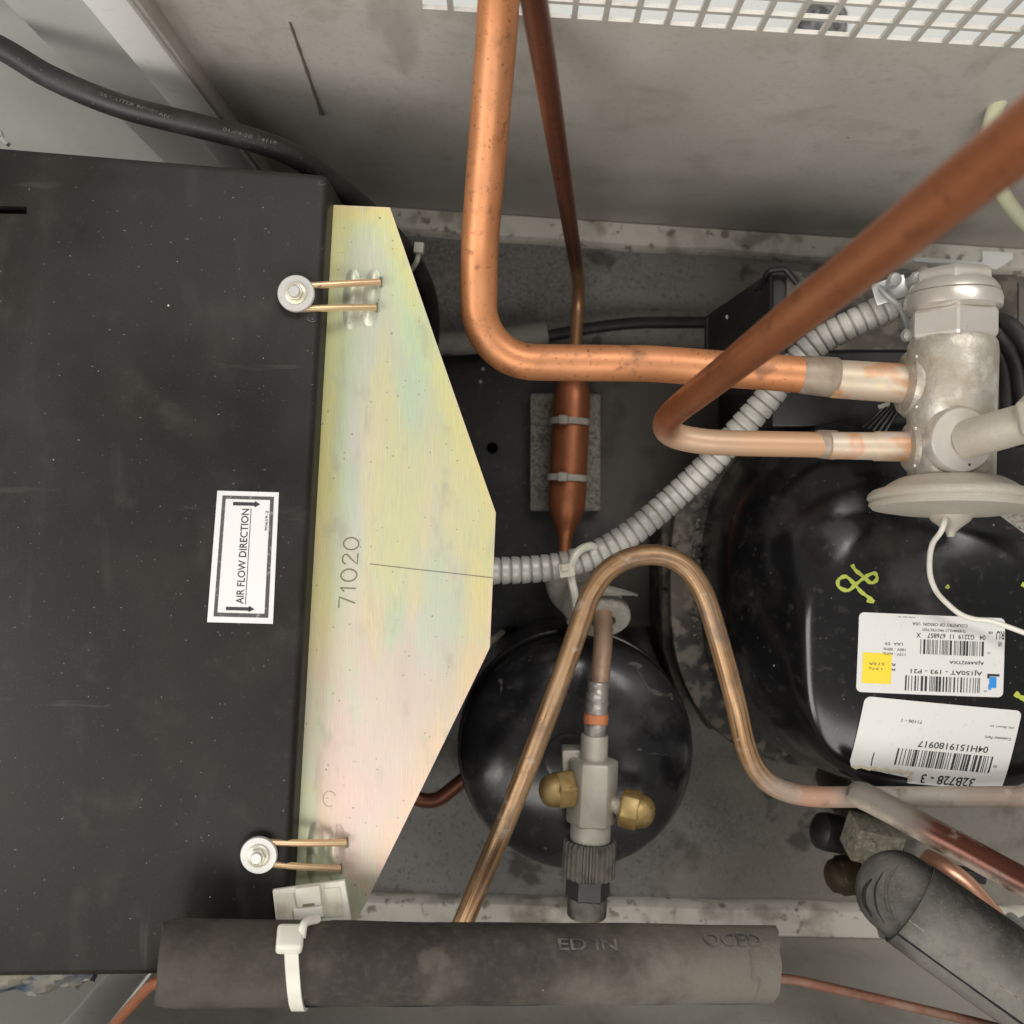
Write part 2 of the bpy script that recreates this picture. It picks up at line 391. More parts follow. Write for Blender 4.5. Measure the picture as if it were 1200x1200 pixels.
fm = Mat('black_foam', (.036, .031, .027), .85, spec=.25).noise(24, .4, .7, (.082, .071, .060), .8).noise(50, .58, .72, (.13, .115, .095), .5).noise(260, .45, .75, (.075, .068, .06), .45)
fm.along(.01, .10, 9, 10, (.165, .148, .125), .8, 'obj', 0, warp=.24, wscale=26).noise(60, .52, .7, (.07, .062, .054), .35, detail=7).spots(150, .07, (.3, .27, .22), .8, .7)
M['foam'] = fm.bump(420, .5, .0007).done()
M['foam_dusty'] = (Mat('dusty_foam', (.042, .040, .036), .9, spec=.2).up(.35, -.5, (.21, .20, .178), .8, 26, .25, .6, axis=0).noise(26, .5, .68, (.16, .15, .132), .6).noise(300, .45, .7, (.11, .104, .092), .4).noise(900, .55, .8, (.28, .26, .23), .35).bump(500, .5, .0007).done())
M['faint'] = Mat('rubbed_off_print', (.13, .12, .105), .8).noise(160, .42, .6, (.05, .045, .04), .9).done()
M['seam'] = Mat('foam_seam', (.008, .008, .008), .9).done()
M['foam_grey'] = Mat('grey_foam', (.29, .27, .235), .9).noise(300, .42, .62, (.19, .175, .15), .7).noise(30, .4, .7, (.35, .33, .29), .6).bump(700, .5, .0005).done()
M['wall'] = (Mat('grey_enamel_panel', (.55, .52, .47), .36).noise(6, .35, .7, (.44, .415, .375), .7, rough=.46).noise(12, .52, .75, (.62, .595, .55), .6, stretch=(1, 1, .6)).noise(300, .5, .8, (.27, .25, .22), .35).noise(30, .5, .72, (.36, .325, .28), .5, dist=.6)
    .along(-.2, -.1, .03, .09, (.20, .18, .15), .35, 'obj', 2, warp=.06, wscale=20).spots(60, .06, (.06, .05, .04), .8, .7).spots(240, .07, (.1, .09, .07), .75, .6).noise(18, .6, .7, (.25, .225, .19), .4, stretch=(1, 1, .25)).bump(300, .06).done())  # darkening towards the foot is partly shade put into the paint colour
M['panel_l'] = Mat('pale_green_grey_panel', (.58, .585, .545), .4).noise(5, .35, .7, (.48, .48, .445), .7).noise(200, .5, .8, (.38, .37, .34), .3).done()
M['post'] = Mat('white_enamel_post', (.82, .81, .77), .35).noise(14, .5, .8, (.64, .63, .58), .5, stretch=(1, 1, .2)).noise(90, .55, .8, (.5, .48, .44), .4).done()
M['rim'] = (Mat('stained_white_rim', (.74, .70, .62), .55).noise(45, .45, .7, (.52, .48, .40), .6).noise(28, .55, .7, (.20, .165, .12), .65).noise(110, .58, .68, (.13, .10, .07), .75).spots(60, .3, (.17, .12, .09), .72, .7).bump(300, .2).done())
M['pan'] = (Mat('grimy_galvanised_pan', (.24, .233, .218), .55, .05).noise(9, .4, .68, (.30, .29, .265), .8).noise(5, .42, .65, (.13, .122, .11), .7).noise(420, .42, .68, (.31, .30, .275), .55).noise(330, .55, .7, (.045, .042, .038), .6)
    .along(.07, .16, 9, 10, (.29, .265, .225), .6, 'obj', 0, warp=.3, wscale=14).noise(16, .52, .66, (.085, .073, .060), .75, detail=6).noise(40, .56, .68, (.30, .28, .24), .5, detail=6).noise(28, .62, .7, (.05, .043, .036), .7).bump(500, .35, .0006).done())
M['plate_black'] = (Mat('black_base_plate', (.011, .011, .0125), .45).noise(20, .5, .75, (.05, .047, .043), .6, rough=.8).along(-.035, .02, 9, 10, (.11, .10, .088), .9, 'obj', 0, rough=.9, warp=.12, wscale=30).noise(30, .5, .7, (.03, .028, .025), .6).noise(200, .55, .75, (.09, .085, .075), .35).spots(160, .1, (.3, .28, .25), .8, .7).done())
M['pad'] = Mat('grey_felt_pad', (.25, .235, .20), .95).noise(500, .4, .65, (.07, .065, .055), .8).noise(80, .45, .7, (.22, .205, .17), .6).bump(700, .7, .0008).done()
M['conduit'] = (Mat('galvanised_conduit', (.47, .46, .43), .45, .25).noise(60, .4, .7, (.34, .33, .305), .7).up(.1, 1, (.52, .50, .445), .6, 40, rough=.65, metal=.05).noise(260, .58, .75, (.22, .215, .2), .5).done())
M['conduit_dust'] = M['conduit']
M['steel'] = Mat('zinc_fitting', (.50, .505, .49), .33, .55).noise(90, .45, .7, (.38, .38, .36), .6).done()
M['nylon'] = Mat('white_nylon', (.66, .64, .56), .42).noise(70, .45, .75, (.55, .52, .43), .5).done()
M['nylon_dirty'] = Mat('aged_nylon', (.60, .57, .47), .45).noise(90, .5, .7, (.42, .36, .26), .6).spots(300, .22, (.2, .12, .06), .72, .6).done()
M['nylon_grey'] = Mat('dusty_nylon', (.40, .375, .325), .6).noise(120, .45, .7, (.28, .26, .22), .6).done()
M['paper'] = Mat('white_sticker', (.60, .59, .57), .42).noise(30, .5, .75, (.56, .545, .51), .6).noise(260, .62, .75, (.4, .37, .32), .35).spots(210, .06, (.12, .1, .08), .75, .7).done()
M['paper2'] = Mat('silver_white_sticker', (.66, .65, .64), .38, .05).noise(12, .4, .7, (.57, .565, .56), .6).done()
M['ink'] = Mat('black_ink', (.02, .019, .019), .5).done()
M['ink_grey'] = Mat('worn_ink', (.055, .05, .048), .6).noise(500, .55, .7, (.35, .34, .32), .5).done()
M['yellow'] = Mat('yellow_print', (.72, .56, .03), .5).done()
M['blue'] = Mat('blue_print', (.02, .22, .60), .5).done()
M['marker'] = Mat('yellow_green_paint', (.36, .42, .06), .5).noise(200, .5, .75, (.2, .25, .04), .6).done()
M['torn'] = Mat('torn_paper', (.45, .40, .30), .9).done()
M['red'] = Mat('red_brown_wire', (.22, .05, .035), .55).noise(300, .45, .65, (.09, .03, .025), .7).done()
M['hose'] = Mat('pale_yellow_hose', (.60, .61, .42), .35).noise(30, .45, .7, (.5, .5, .33), .5).done()
M['white'] = Mat('white_metal', (.88, .88, .86), .4).noise(40, .5, .75, (.7, .69, .65), .4).done()
M['capil'] = Mat('white_capillary', (.68, .65, .585), .5).noise(80, .5, .7, (.5, .45, .38), .6).done()
M['floor'] = Mat('white_floor', (.90, .92, .90), .5).noise(3, .4, .7, (.84, .87, .85), .5).done()
M['rag'] = Mat('blue_stained_cloth', (.13, .17, .22), .95).noise(30, .44, .56, (.45, .39, .30), .9, stretch=(.5, 1, 1)).noise(70, .5, .66, (.05, .07, .11), .8, stretch=(.3, 1.5, 1)).bump(120, .6, .001).done()
M['stone'] = Mat('grey_speckled_stone', (.17, .17, .17), .9).noise(150, .45, .65, (.35, .35, .35), .8).noise(200, .5, .65, (.05, .05, .05), .8).done()
M['motor'] = Mat('motor_black', (.01, .01, .011), .4).done()

# ------------------------------------------------------------------ lettering on surfaces
def quadmap(TL, TR, BR, BL, z, bvh=None, lift=.0004):
    """(u, v) in reading order (v down) -> point on the surface"""
    A, B, C_, D_ = (at(*p, z) for p in (TL, TR, BR, BL))
    def f(u, v, h=0.0):
        p = (A * (1 - u) + B * u) * (1 - v) + (D_ * (1 - u) + C_ * u) * v
        if bvh is not None:
            hit = bvh.ray_cast(Vector((p.x, p.y, 1.0)), Vector((0, 0, -1)))
            if hit[0] is not None: return hit[0] + hit[1] * (lift + h)
        return p + Vector((0, 0, lift + h))
    return f

def grid_bm(f, us, vs, th=.0, h=0.0):
    bm = bmesh.new(); G = [[bm.verts.new(f(u, v, h)) for u in us] for v in vs]
    for i in range(len(vs) - 1):
        for j in range(len(us) - 1):
            bm.faces.new((G[i][j], G[i + 1][j], G[i + 1][j + 1], G[i][j + 1]))
    return bm

def lin(a, b, n): return [a + (b - a) * i / n for i in range(n + 1)]

def rounded(f, rad_u, rad_v, cut=None, n=6, h=0.0):
    """rounded-corner sticker; fan of quads: rows across v, width limited at the corners"""
    bm = bmesh.new(); rows = []
    vs = [rad_v * (1 - math.cos(PI / 2 * i / n)) for i in range(n + 1)] + lin(rad_v, 1 - rad_v, 12)[1:-1] + [1 - rad_v * (1 - math.cos(PI / 2 * i / n)) for i in range(n, -1, -1)]
    for v in vs:
        d = max(0.0, rad_v - min(v, 1 - v)) / rad_v
        ins = rad_u * (1 - math.sqrt(max(0, 1 - d * d)))
        a, b = ins, 1 - ins
        if cut: a, b = cut(v, a, b)
        rows.append([bm.verts.new(f(a + (b - a) * k / 14, v, h)) for k in range(15)])
    for A, B in zip(rows, rows[1:]):
        for k in range(14): bm.faces.new((A[k], B[k], B[k + 1], A[k + 1]))
    return bm

_tc = {}
def text_geo(s):
    if s in _tc: return _tc[s]
    cu = bpy.data.curves.new('t', 'FONT'); cu.body = s; cu.resolution_u = 3; cu.offset = .012
    o = bpy.data.objects.new('t', cu); COL.objects.link(o)
    dg = bpy.context.evaluated_depsgraph_get(); me = bpy.data.meshes.new_from_object(o.evaluated_get(dg))
    V = [v.co.copy() for v in me.vertices]; F = [tuple(p.vertices) for p in me.polygons]
    bpy.data.objects.remove(o); bpy.data.meshes.remove(me); bpy.data.curves.remove(cu)
    x0, x1 = min(v.x for v in V), max(v.x for v in V); y0, y1 = min(v.y for v in V), max(v.y for v in V)
    r = ([((v.x - x0) / (x1 - x0), 1 - (v.y - y0) / (y1 - y0)) for v in V], F); _tc[s] = r
    return r

def text_bm(f, s, u0, v0, u1, v1, bm=None, h=.00012):
    V, F = text_geo(s); bm = bm or bmesh.new()
    vs = [bm.verts.new(f(u0 + (u1 - u0) * a, v0 + (v1 - v0) * b, h)) for a, b in V]
    for q in F:
        try: bm.faces.new([vs[i] for i in q])
        except ValueError: pass
    return bm

def rect_bm(f, u0, v0, u1, v1, bm=None, n=4, m=2, h=.00012):
    bm = bm or bmesh.new()
    us, vs = lin(u0, u1, n), lin(v0, v1, m)
    G = [[bm.verts.new(f(u, v, h)) for u in us] for v in vs]
    for i in range(m):
        for j in range(n): bm.faces.new((G[i][j], G[i + 1][j], G[i + 1][j + 1], G[i][j + 1]))
    return bm

def barcode_bm(f, u0, v0, u1, v1, n=60, seed=1):
    R = random.Random(seed); bm = bmesh.new(); x = 0.0; seq = []
    while x < n:
        wd = R.choice((1, 1, 1, 2, 3)); gp = R.choice((1, 1, 2, 2, 3)); seq.append((x, wd)); x += wd + gp
    for a, wd in seq:
        rect_bm(f, u0 + (u1 - u0) * a / x, v0, u0 + (u1 - u0) * (a + wd) / x, v1, bm, 1, 3)
    return bm

def stroke(f, pts, wdt, bm=None, h=.00015):
    """flat ribbon of constant width (in uv-independent metres) through uv points"""
    bm = bm or bmesh.new(); P = [f(u, v, h) for u, v in pts]; prev = None
    for i, p in enumerate(P):
        t = (P[min(i + 1, len(P) - 1)] - P[max(i - 1, 0)]).normalized(); n = Vector((-t.y, t.x, 0)) * (wdt / 2)
        a, b = bm.verts.new(p + n), bm.verts.new(p - n)
        if prev: bm.faces.new((prev[0], prev[1], b, a))
        prev = (a, b)
    return bm

# ================================================================== THE SETTING
def wallpt(x, off=0.0): return .2135 - .066 * x + off       # y of the far wall at x
def southpt(x): return -.299 - .02 * (x + .1)
pan = obj('base_pan', prism([(-.62, wallpt(-.62) + .02), (-.62, -.30), (.62, southpt(.62)), (.62, wallpt(.62))], -.012, 0.0), M['pan'], smooth=0)
pan['kind'] = 'structure'
fl = obj('floor', prism([(-3, -3), (3, -3), (3, 3), (-3, 3)], -.09, -.07), M['floor'], smooth=0); fl['kind'] = 'structure'

# far panel with the perforated grille (holes cut through)
wd = Vector((1, -.066, 0)).normalized(); wn = Vector((wd.y, -wd.x, 0))     # wn points to the camera side
def wp(s, z, d=0.0): return Vector((0, .2135, 0)) + wd * s + wn * d + Vector((0, 0, z))
t = thing('cabinet_panel', 'grey enamel cabinet panel with square perforations along its upper edge', 'panel', wp(.1, 0))
bm = bmesh.new()
for d in (0.0, -.0016):
    v = [bm.verts.new(wp(s, z, d)) for s, z in ((-.165, .0), (.62, .0), (.62, .2985), (-.165, .2985))]; bm.faces.new(v)
bmesh.ops.recalc_face_normals(bm, faces=bm.faces)
lower = obj('sheet', box(wp(.2275, .149, -.001), .785, .002, .298, wd), M['wall'], t, smooth=0)
bm.free()
bm = bmesh.new()
pitch, hw, hz = .01330, .0109, .0111
s0, z0 = -.0385, .2981
ncol, nrow = 40, 8
def quad(bm, s_a, s_b, z_a, z_b, d):
    bm.faces.new([bm.verts.new(wp(s, z, d)) for s, z in ((s_a, z_a), (s_b, z_a), (s_b, z_b), (s_a, z_b))])
bars = bmesh.new()
def bar(sa, sb, za, zb):
    global bars
    bars = merge(bars, box(wp((sa + sb) / 2, (za + zb) / 2, -.001), sb - sa, .002, zb - za, wd))
zt = z0 + nrow * pitch
bar(-.165, s0, z0, zt); bar(s0 + ncol * pitch, .62, z0, zt)
zz = z0
for r in range(nrow):
    bar(s0, s0 + ncol * pitch, zz + hz, zz + pitch); zz += pitch
for cidx in range(ncol):
    sc0 = s0 + cidx * pitch
    for r in range(nrow):
        za = z0 + r * pitch
        bars.faces.ensure_lookup_table()
        bmx = bmesh.new()
        for d in (0.0, -.002):
            bmx.faces.new([bmx.verts.new(wp(s, z, d)) for s, z in ((sc0 + hw, za), (sc0 + pitch, za), (sc0 + pitch, za + hz), (sc0 + hw, za + hz))])
        # the two cheeks of the bar
        for s in (sc0 + hw, sc0 + pitch):
            bmx.faces.new([bmx.verts.new(wp(s, z, d)) for z, d in ((za, 0), (za + hz, 0), (za + hz, -.002), (za, -.002))])
        bars = merge(bars, bmx)
bm.free()
obj('perforated_grille', bars, M['wall'], t, smooth=0)
obj('stain', tube([wp(-.100 - .0055 * k / 12, .279 - .103 * k / 12, -.0002) for k in range(13)], [.0006, .0009, .0007, .0010, .0008, .0009, .0011, .0008, .0009, .0011, .0010, .0012, .0018], 6), M['scratch'], t)
bm = bmesh.new()
# rims of the pan
def rim_bm(a, b, dep, hgt, inward):
    d = (b - a).normalized(); n = inward
    prof = [(0, 0), (dep, 0), (dep, hgt * .55), (dep * .85, hgt * .9), (dep * .6, hgt), (0, hgt)]
    bm = bmesh.new(); rows = []
    for k in range(41):
        p = a.lerp(b, k / 40); j = .0006 * math.sin(k * 1.7) + random.uniform(-.0003, .0003)
        rows.append([bm.verts.new(p + n * (x + (j if x else 0)) + Vector((0, 0, z))) for x, z in prof])
    for A, B in zip(rows, rows[1:]):
        for i in range(len(prof) - 1): bm.faces.new((A[i], B[i], B[i + 1], A[i + 1]))
    bmesh.ops.recalc_face_normals(bm, faces=bm.faces)
    return bm
obj('pan_rim', rim_bm(wp(-.6, .0005, .0005), wp(.6, .0005, .0005), .0165, .013, wn), M['rim'], pan)
sd = Vector((1, -.02, 0)).normalized()
obj('pan_rim', rim_bm(Vector((-.6, southpt(-.6), .0005)), Vector((.6, southpt(.6), .0005)), .021, .013, Vector((.02, 1, 0)).normalized()), M['rim'], pan)

# left of the post: recessed pale panel with a fold; the post itself
px_, pyy = -.186, .2135
t = thing('corner_post', 'white folded sheet metal corner post rising behind the black cable', 'post', (-.176, .222, 0))
obj('front_face', box((-.1690, .2180, .22), .0190, .012, .44, (1, .0, 0), bev=.0012), M['post'], t)
obj('flange', box((-.1580, .2215, .22), .0022, .014, .44, (1, 0, 0), bev=.0004), M['wall'], t)
t = thing('cabinet_panel', 'pale green-grey cabinet panel left of the white corner post, above the black housing', 'panel', (-.35, .25, 0))
bm = bmesh.new(); prof = [(-.60, .262), (-.265, .252), (-.232, .246), (-.226, .230), (-.185, .224)]
rows = [[bm.verts.new((x, y, z)) for z in (0, .44)] for x, y in prof]
for A, B in zip(rows, rows[1:]): bm.faces.new((A[0], B[0], B[1], A[1]))
bmesh.ops.recalc_face_normals(bm, faces=bm.faces)
r = bmesh.ops.solidify(bm, geom=bm.faces[:], thickness=.0015)
obj('sheet', bm, M['panel_l'], t, smooth=20)
# near panel (bottom of the picture) and its corner
t = thing('cabinet_panel', 'plain grey enamel panel below the long foam insulation', 'panel', (.1, -.31, 0))
a = Vector((-.232, southpt(-.232) - .0015, .2)); b = Vector((.62, southpt(.62) - .0015, .2))
obj('sheet', box((a + b) / 2 , (b - a).length, .002, .40, b - a), M['wall'], t, smooth=0)
t = thing('corner_post', 'pale folded corner post beside the thin copper tube, below the black housing', 'post', (-.26, -.31, 0))
obj('front_face', box((-.2475, -.302, .2), .024, .010, .40, (1, -.12, 0), bev=.0012), M['post'], t)
obj('flange', box((-.2605, -.306, .2), .003, .016, .40, (1, 0, 0), bev=.0006), M['post'], t)
t = thing('cabinet_panel', 'light grey-green panel at the lower left corner under the blue cloth', 'panel', (-.4, -.33, 0))
obj('sheet', box((-.42, -.324, .2), .32, .002, .40, (1, .03, 0)), M['panel_l'], t, smooth=0)
obj('seam', box((-.315, -.3235, .2), .0016, .004, .40, (1, .03, 0)), M['post'], t, smooth=0)

# black mounting plate with a dark disc drawn as a drilled hole
t = thing('mounting_plate', 'flat black steel mounting plate under the copper drier and compressor', 'plate', at(700, 560, 0))
poly = [at(430, 418, .02), at(640, 408, .02), at(1250, 440, .02), at(1250, 745, .02), at(1000, 850, .02), at(830, 855, .02), at(760, 735, .02), at(430, 735, .02)]
obj('sheet', prism(poly, .0005, .02, .001), M['plate_black'], t)
hc = at(577, 525, .02)
obj('hole', lathe([(.0, .0045), (.0006, .0045), (.0006, .0038), (.0001, .0036)], (hc.x, hc.y, .0199), (0, 0, 1), 20), M['housing_slot'], t)  # near-black disc laid on the uncut plate for the hole's shade
for p in ((566, 432), (563, 447)):
    q = at(*p, .021); obj('rivet', lathe([(0, .0013), (.0006, .001), (.0008, 0)], (q.x, q.y, .02), (0, 0, 1), 10), M['nylon_grey'], t)

# stone and cloth glimpsed outside
R = random.Random(3); bm = bmesh.new(); bmesh.ops.create_icosphere(bm, subdivisions=3, radius=1)
for v in bm.verts:
    n = 1 + .16 * math.sin(v.co.x * 5 + 1) * math.cos(v.co.y * 4) + R.uniform(-.04, .04)
    v.co = Vector((.250 + v.co.x * .020 * n, .392 + v.co.y * .016 * n, -.068 + max(0, v.co.z) * .012 * n))
tag(obj('stone', bm, M['stone']), 'grey speckled stone chip lying outside, seen through the perforated grille', 'stone')

# ================================================================== CONDENSER HOUSING
ZT = .30
hp = [at(-260, 150, ZT), at(-260, 1150, ZT), at(332.5, 1142.5, ZT), at(385, 203.5, ZT)]
t = thing('condenser_housing', 'large matte black dusty sheet metal condenser housing with an airflow sticker', 'housing', (hp[0] + hp[2]) / 2 - Vector((0, 0, ZT)))
bmh = prism(hp, .003, ZT, .0035, 3)
body = obj('body', bmh, M['housing'], t, smooth=50)
# slot cut through the top
cut_bm = box(at(4, 246, ZT), .020, .0033, .02, (1, -.02, 0))
me = bpy.data.meshes.new('cut'); cut_bm.to_mesh(me); cut_bm.free()
cut = bpy.data.objects.new('cut', me); COL.objects.link(cut)
md = body.modifiers.new('b', 'BOOLEAN'); md.operation = 'DIFFERENCE'; md.object = cut; md.solver = 'EXACT'
bpy.context.view_layer.update()
dg = bpy.context.evaluated_depsgraph_get(); nm = bpy.data.meshes.new_from_object(body.evaluated_get(dg))
body.modifiers.clear(); body.data = nm; bpy.data.objects.remove(cut)
nm.set_sharp_from_angle(angle=math.radians(50))
obj('slot_shade', box(at(4, 246, ZT - .0095), .0195, .0028, .0006, (1, -.02, 0)), M['housing_slot'], t, smooth=0)  # near-black strip added in the slot, its colour standing for shade
for p, rr in (((378, 214), .0016), ((372, 333), .0017), ((366, 373), .002)):          # chipped paint crescents
    q = at(*p, ZT)
    pts = [q + Vector((rr * math.cos(a), rr * .7 * math.sin(a), .0001)) for a in lin(2.6, 5.9, 8)]
    obj('paint_chip', tube(pts, .00014, 5), M['print_faint'], t)
# airflow sticker
f = quadmap((243, 729), (255, 575), (327, 577), (320, 731), ZT, lift=.0003)
st = obj('sticker', grid_bm(f, lin(0, 1, 4), lin(0, 1, 2)), M['paper2'], t, smooth=0)
bm = bmesh.new(); ou, ov = (.045, .965), (.09, .925); iu, iv = (.075, .94), (.145, .865)
rect_bm(f, ou[0], ov[0], ou[1], iv[0], bm); rect_bm(f, ou[0], iv[1], ou[1], ov[1], bm)
rect_bm(f, ou[0], iv[0], iu[0], iv[1], bm); rect_bm(f, iu[1], iv[0], ou[1], iv[1], bm)
obj('border', bm, M['ink_grey'], st, smooth=0)
for uc, va, vb in ((.108, .27, .71), (.905, .27, .71)):
    bm = rect_bm(f, uc - .013, va, uc + .013, vb - .07)
    bm.faces.new([bm.verts.new(f(a, b, .00012)) for a, b in ((uc - .024, vb - .09), (uc, vb), (uc + .024, vb - .09))])
    obj('arrow', bm, M['ink'], st, smooth=0)
bm = text_bm(f, 'AIR FLOW DIRECTION', .145, .415, .868, .535)
rect_bm(f, .14, .560, .87, .571, bm)
obj('lettering', bm, M['ink'], st, smooth=0)
obj('small_number', text_bm(f, '90659-2', .705, .80, .858, .845), M['ink_grey'], st, smooth=0)

# ================================================================== MOTOR BRACKET PLATE
ZP = .2855
pp = [(388, 240), (457, 243), (510, 398), (581, 601), (574, 759), (500, 912), (414, 1088), (337.5, 1062), (368, 600)]
P3 = [at(x, y, ZP) for x, y in pp]
t = thing('motor_bracket', 'zinc-plated iridescent yellow-green motor bracket plate stamped 71020', 'bracket', at(460, 650, .27))
LB = [(388, 240), (368, 600), (337.5, 1062)]
RB = [(457, 243), (510, 398), (581, 601), (574, 759), (500, 912), (414, 1088)]
def on(poly, f):                                     # point of a chain at the fraction f of its height
    y = poly[0][1] + (poly[-1][1] - poly[0][1]) * f
    for (x0, y0), (x1, y1) in zip(poly, poly[1:]):
        if y <= y1 + 1e-6: return at(x0 + (x1 - x0) * (y - y0) / (y1 - y0), y, ZP)
    return at(*poly[-1], ZP)
ring_ = [at(*p, ZP) for p in RB] + [at(*p, ZP) for p in LB[::-1]]
def bdist(p):
    best = 9
    for q0, q1 in zip(ring_, ring_[1:] + ring_[:1]):
        e_ = q1 - q0; h_ = max(0, min(1, (p - q0).dot(e_) / e_.length_squared)); best = min(best, (p - q0 - e_ * h_).length)
    return best
fs = sorted(set([round((y - 243) / 845, 5) for _, y in RB] + [round((600 - 240) / 822, 5)] + [k_ / 70 for k_ in range(71)] + [.0012, .004, .01, .99, .996, .9988]))
bm = bmesh.new(); el = bm.verts.layers.float.new('edge'); rows = []
offs = [0, .0009, .003, .006, .010, .015, .021]
for f_ in fs:
    p0, p1 = on(LB, f_), on(RB, f_); W_ = (p1 - p0).length; k_ = min(1.0, W_ * .46 / .021)
    us = [o_ * (k_ if o_ > .001 else 1) / W_ for o_ in offs]; us = us + [.5] + [1 - u for u in us[::-1]]
    row = []
    for u in us:
        p = p0.lerp(p1, u); vv = bm.verts.new(p); d_ = bdist(p)
        vv[el] = max(0.0, 1.0 - .12 * min(1, d_ / .0009) - .88 * min(1, max(0, d_ - .0009) / .021)); row.append(vv)
    rows.append(row)
for A, B in zip(rows, rows[1:]):
    for j in range(len(A) - 1): bm.faces.new((A[j], B[j], B[j + 1], A[j + 1]))
edge = rows[0] + [r_[-1] for r_ in rows[1:]] + rows[-1][-2::-1] + [r_[0] for r_ in rows[-2:0:-1]]
low = [bm.verts.new(v.co - Vector((0, 0, .0025))) for v in edge]
for v in low: v[el] = 1.0
for k_ in range(len(low)): bm.faces.new((edge[k_], edge[(k_ + 1) % len(low)], low[(k_ + 1) % len(low)], low[k_]))
bm.faces.new(low[::-1])
bmesh.ops.recalc_face_normals(bm, faces=bm.faces)
obj('plate', bm, M['zinc'], t, smooth=30)
def ridge(px0, py0, px1, py1, wpx):
    a, b = at(px0, py0, ZP), at(px1, py1, ZP); bm = bmesh.new(); n, m = 14, 8
    d = (b - a); s = Vector((-d.y, d.x, 0)).normalized() * (wpx / 2 / FPX * (H - ZP)); rows = []
    el = bm.verts.layers.float.new('edge')
    for i in range(n + 1):
        u = i / n; hgt = .0019 * math.sin(PI * u) ** .6
        rows.append([bm.verts.new(a + d * u + s * (2 * j / m - 1) * (.35 + .65 * math.sin(PI * u) ** .5) + Vector((0, 0, .00005 + hgt * math.cos(PI / 2 * (2 * j / m - 1)) ** 1.3))) for j in range(m + 1)])
    for A, B in zip(rows, rows[1:]):
        for j in range(m): bm.faces.new((A[j], B[j], B[j + 1], A[j + 1]))
    bmesh.ops.recalc_face_normals(bm, faces=bm.faces)
    return bm
for args in ((414, 316, 410, 386, 21), (438, 316, 433, 382, 21), (371, 963, 368, 1036, 21), (396, 966, 391, 1034, 21)):
    obj('pressed_rib', ridge(*args), M['zinc'], t, smooth=60)
# stamped number: narrow grooves
f = quadmap((396, 714), (403, 630), (421, 631), (416, 713), ZP, lift=.0001)
def ell(cu, cv, ru, rv, n=22): return [(cu + ru * math.cos(2 * PI * k / n), cv + rv * math.sin(2 * PI * k / n)) for k in range(n + 1)]
dig = [[(.0, .1), (.155, .05), (.05, 1.0)][:3]]
strokes = [[(.02, .05), (.17, .02), (.075, 1.0)], [(.245, .28), (.30, .03), (.285, .98)], ell(.475, .5, .085, .49),
           [(.63, .25), (.66, .06), (.72, .02), (.765, .12), (.765, .3), (.70, .6), (.63, .97), (.785, .97)], ell(.92, .5, .085, .49)]
bm = bmesh.new()
for s in strokes: stroke(f, s, .00055, bm)
obj('stamped_number', bm, M['stamp'], t, smooth=0)
f2 = quadmap((434, 660), (578, 676), (578, 680), (434, 664), ZP, lift=.00008)
obj('scribed_line', stroke(f2, [(0, .2), (.3, .3), (.7, .25), (1, .3)], .0003), M['scratch'], t, smooth=0)
q = at(386, 936, ZP)
obj('scribed_ring', tube([q + Vector((.0028 * math.cos(a), .0034 * math.sin(a), .0001)) for a in lin(.4, 5.2, 18)], .00009, 5), M['stamp'], t)
# motor body under the bracket
mc = at(440, 735, .1)
t = thing('fan_motor', 'dark round fan motor hidden beneath the zinc bracket plate', 'motor', (mc.x, mc.y, .02))
obj('motor_body', lathe([(0, .05), (.01, .062), (.12, .062), (.17, .056), (.18, .03)], (mc.x, mc.y, .05), (0, 0, 1), 40), M['motor'], t)
obj('motor_foot', box((mc.x, mc.y, .025), .10, .10, .05, bev=.003), M['motor'], t)
obj('motor_mount', box((mc.x, mc.y, .256), .05, .09, .05, bev=.002), M['motor'], t)

# wire clips on the housing edge
def clip(cx, cy, wires, label):
    c0 = at(cx, cy, ZT + .002)
    t = thing('wire_clip', label, 'clip', Vector((c0.x, c0.y, ZT)), 'wire clips holding the bracket')
    rw = 21.5 / FPX * (H - ZT)
    obj('washer', lathe([(0, rw), (.0012, rw), (.0016, rw * .96), (.0016, rw * .45)], (c0.x, c0.y, ZT + .0028), (0, 0, 1), 40), M['washer'], t)
    hb = lathe([(0, rw * .60), (.0007, rw * .60), (.0012, rw * .5), (.0012, .001)], (c0.x, c0.y, ZT + .0044), (0, 0, 1), 32)
    bo = obj('bolt', merge(hb, hexn((c0.x, c0.y, ZT + .0050), (0, 0, 1), .0022, rw * .47, phase=.5)), M['boltgold'], t)
    obj('bolt_tip', lathe([(0, rw * .34), (.0008, rw * .33), (.0012, rw * .28), (.0012, 0)], (c0.x, c0.y, ZT + .0071), (0, 0, 1), 24), M['washer'], bo)
    for (x0, y0, x1, y1) in wires:
        a, b = at(x0, y0, ZT + .0014), at(x1, y1, ZP + .0032)
        e_ = at(x1 + 1.5, y1, ZP + .0006); obj('notch', box(e_, .0012, .0044, .0007, (1, 0, 0)), M['stamp'], t, smooth=0)
        obj('wire', tube([a.lerp(b, k / 8) + Vector((0, 0, .0006 * math.sin(PI * k / 8))) for k in range(9)], .00152, 14), M['wire'], t)
    return t
clip(348, 345, ((352, 335.5, 445, 330.5), (352, 362, 440, 360)), 'washer bolt with two wire prongs near the upper corner of the bracket')
clip(304.5, 1000.5, ((312, 987, 405, 987.5), (312, 1012, 398, 1018)), 'washer bolt with two wire prongs near the foam insulation')

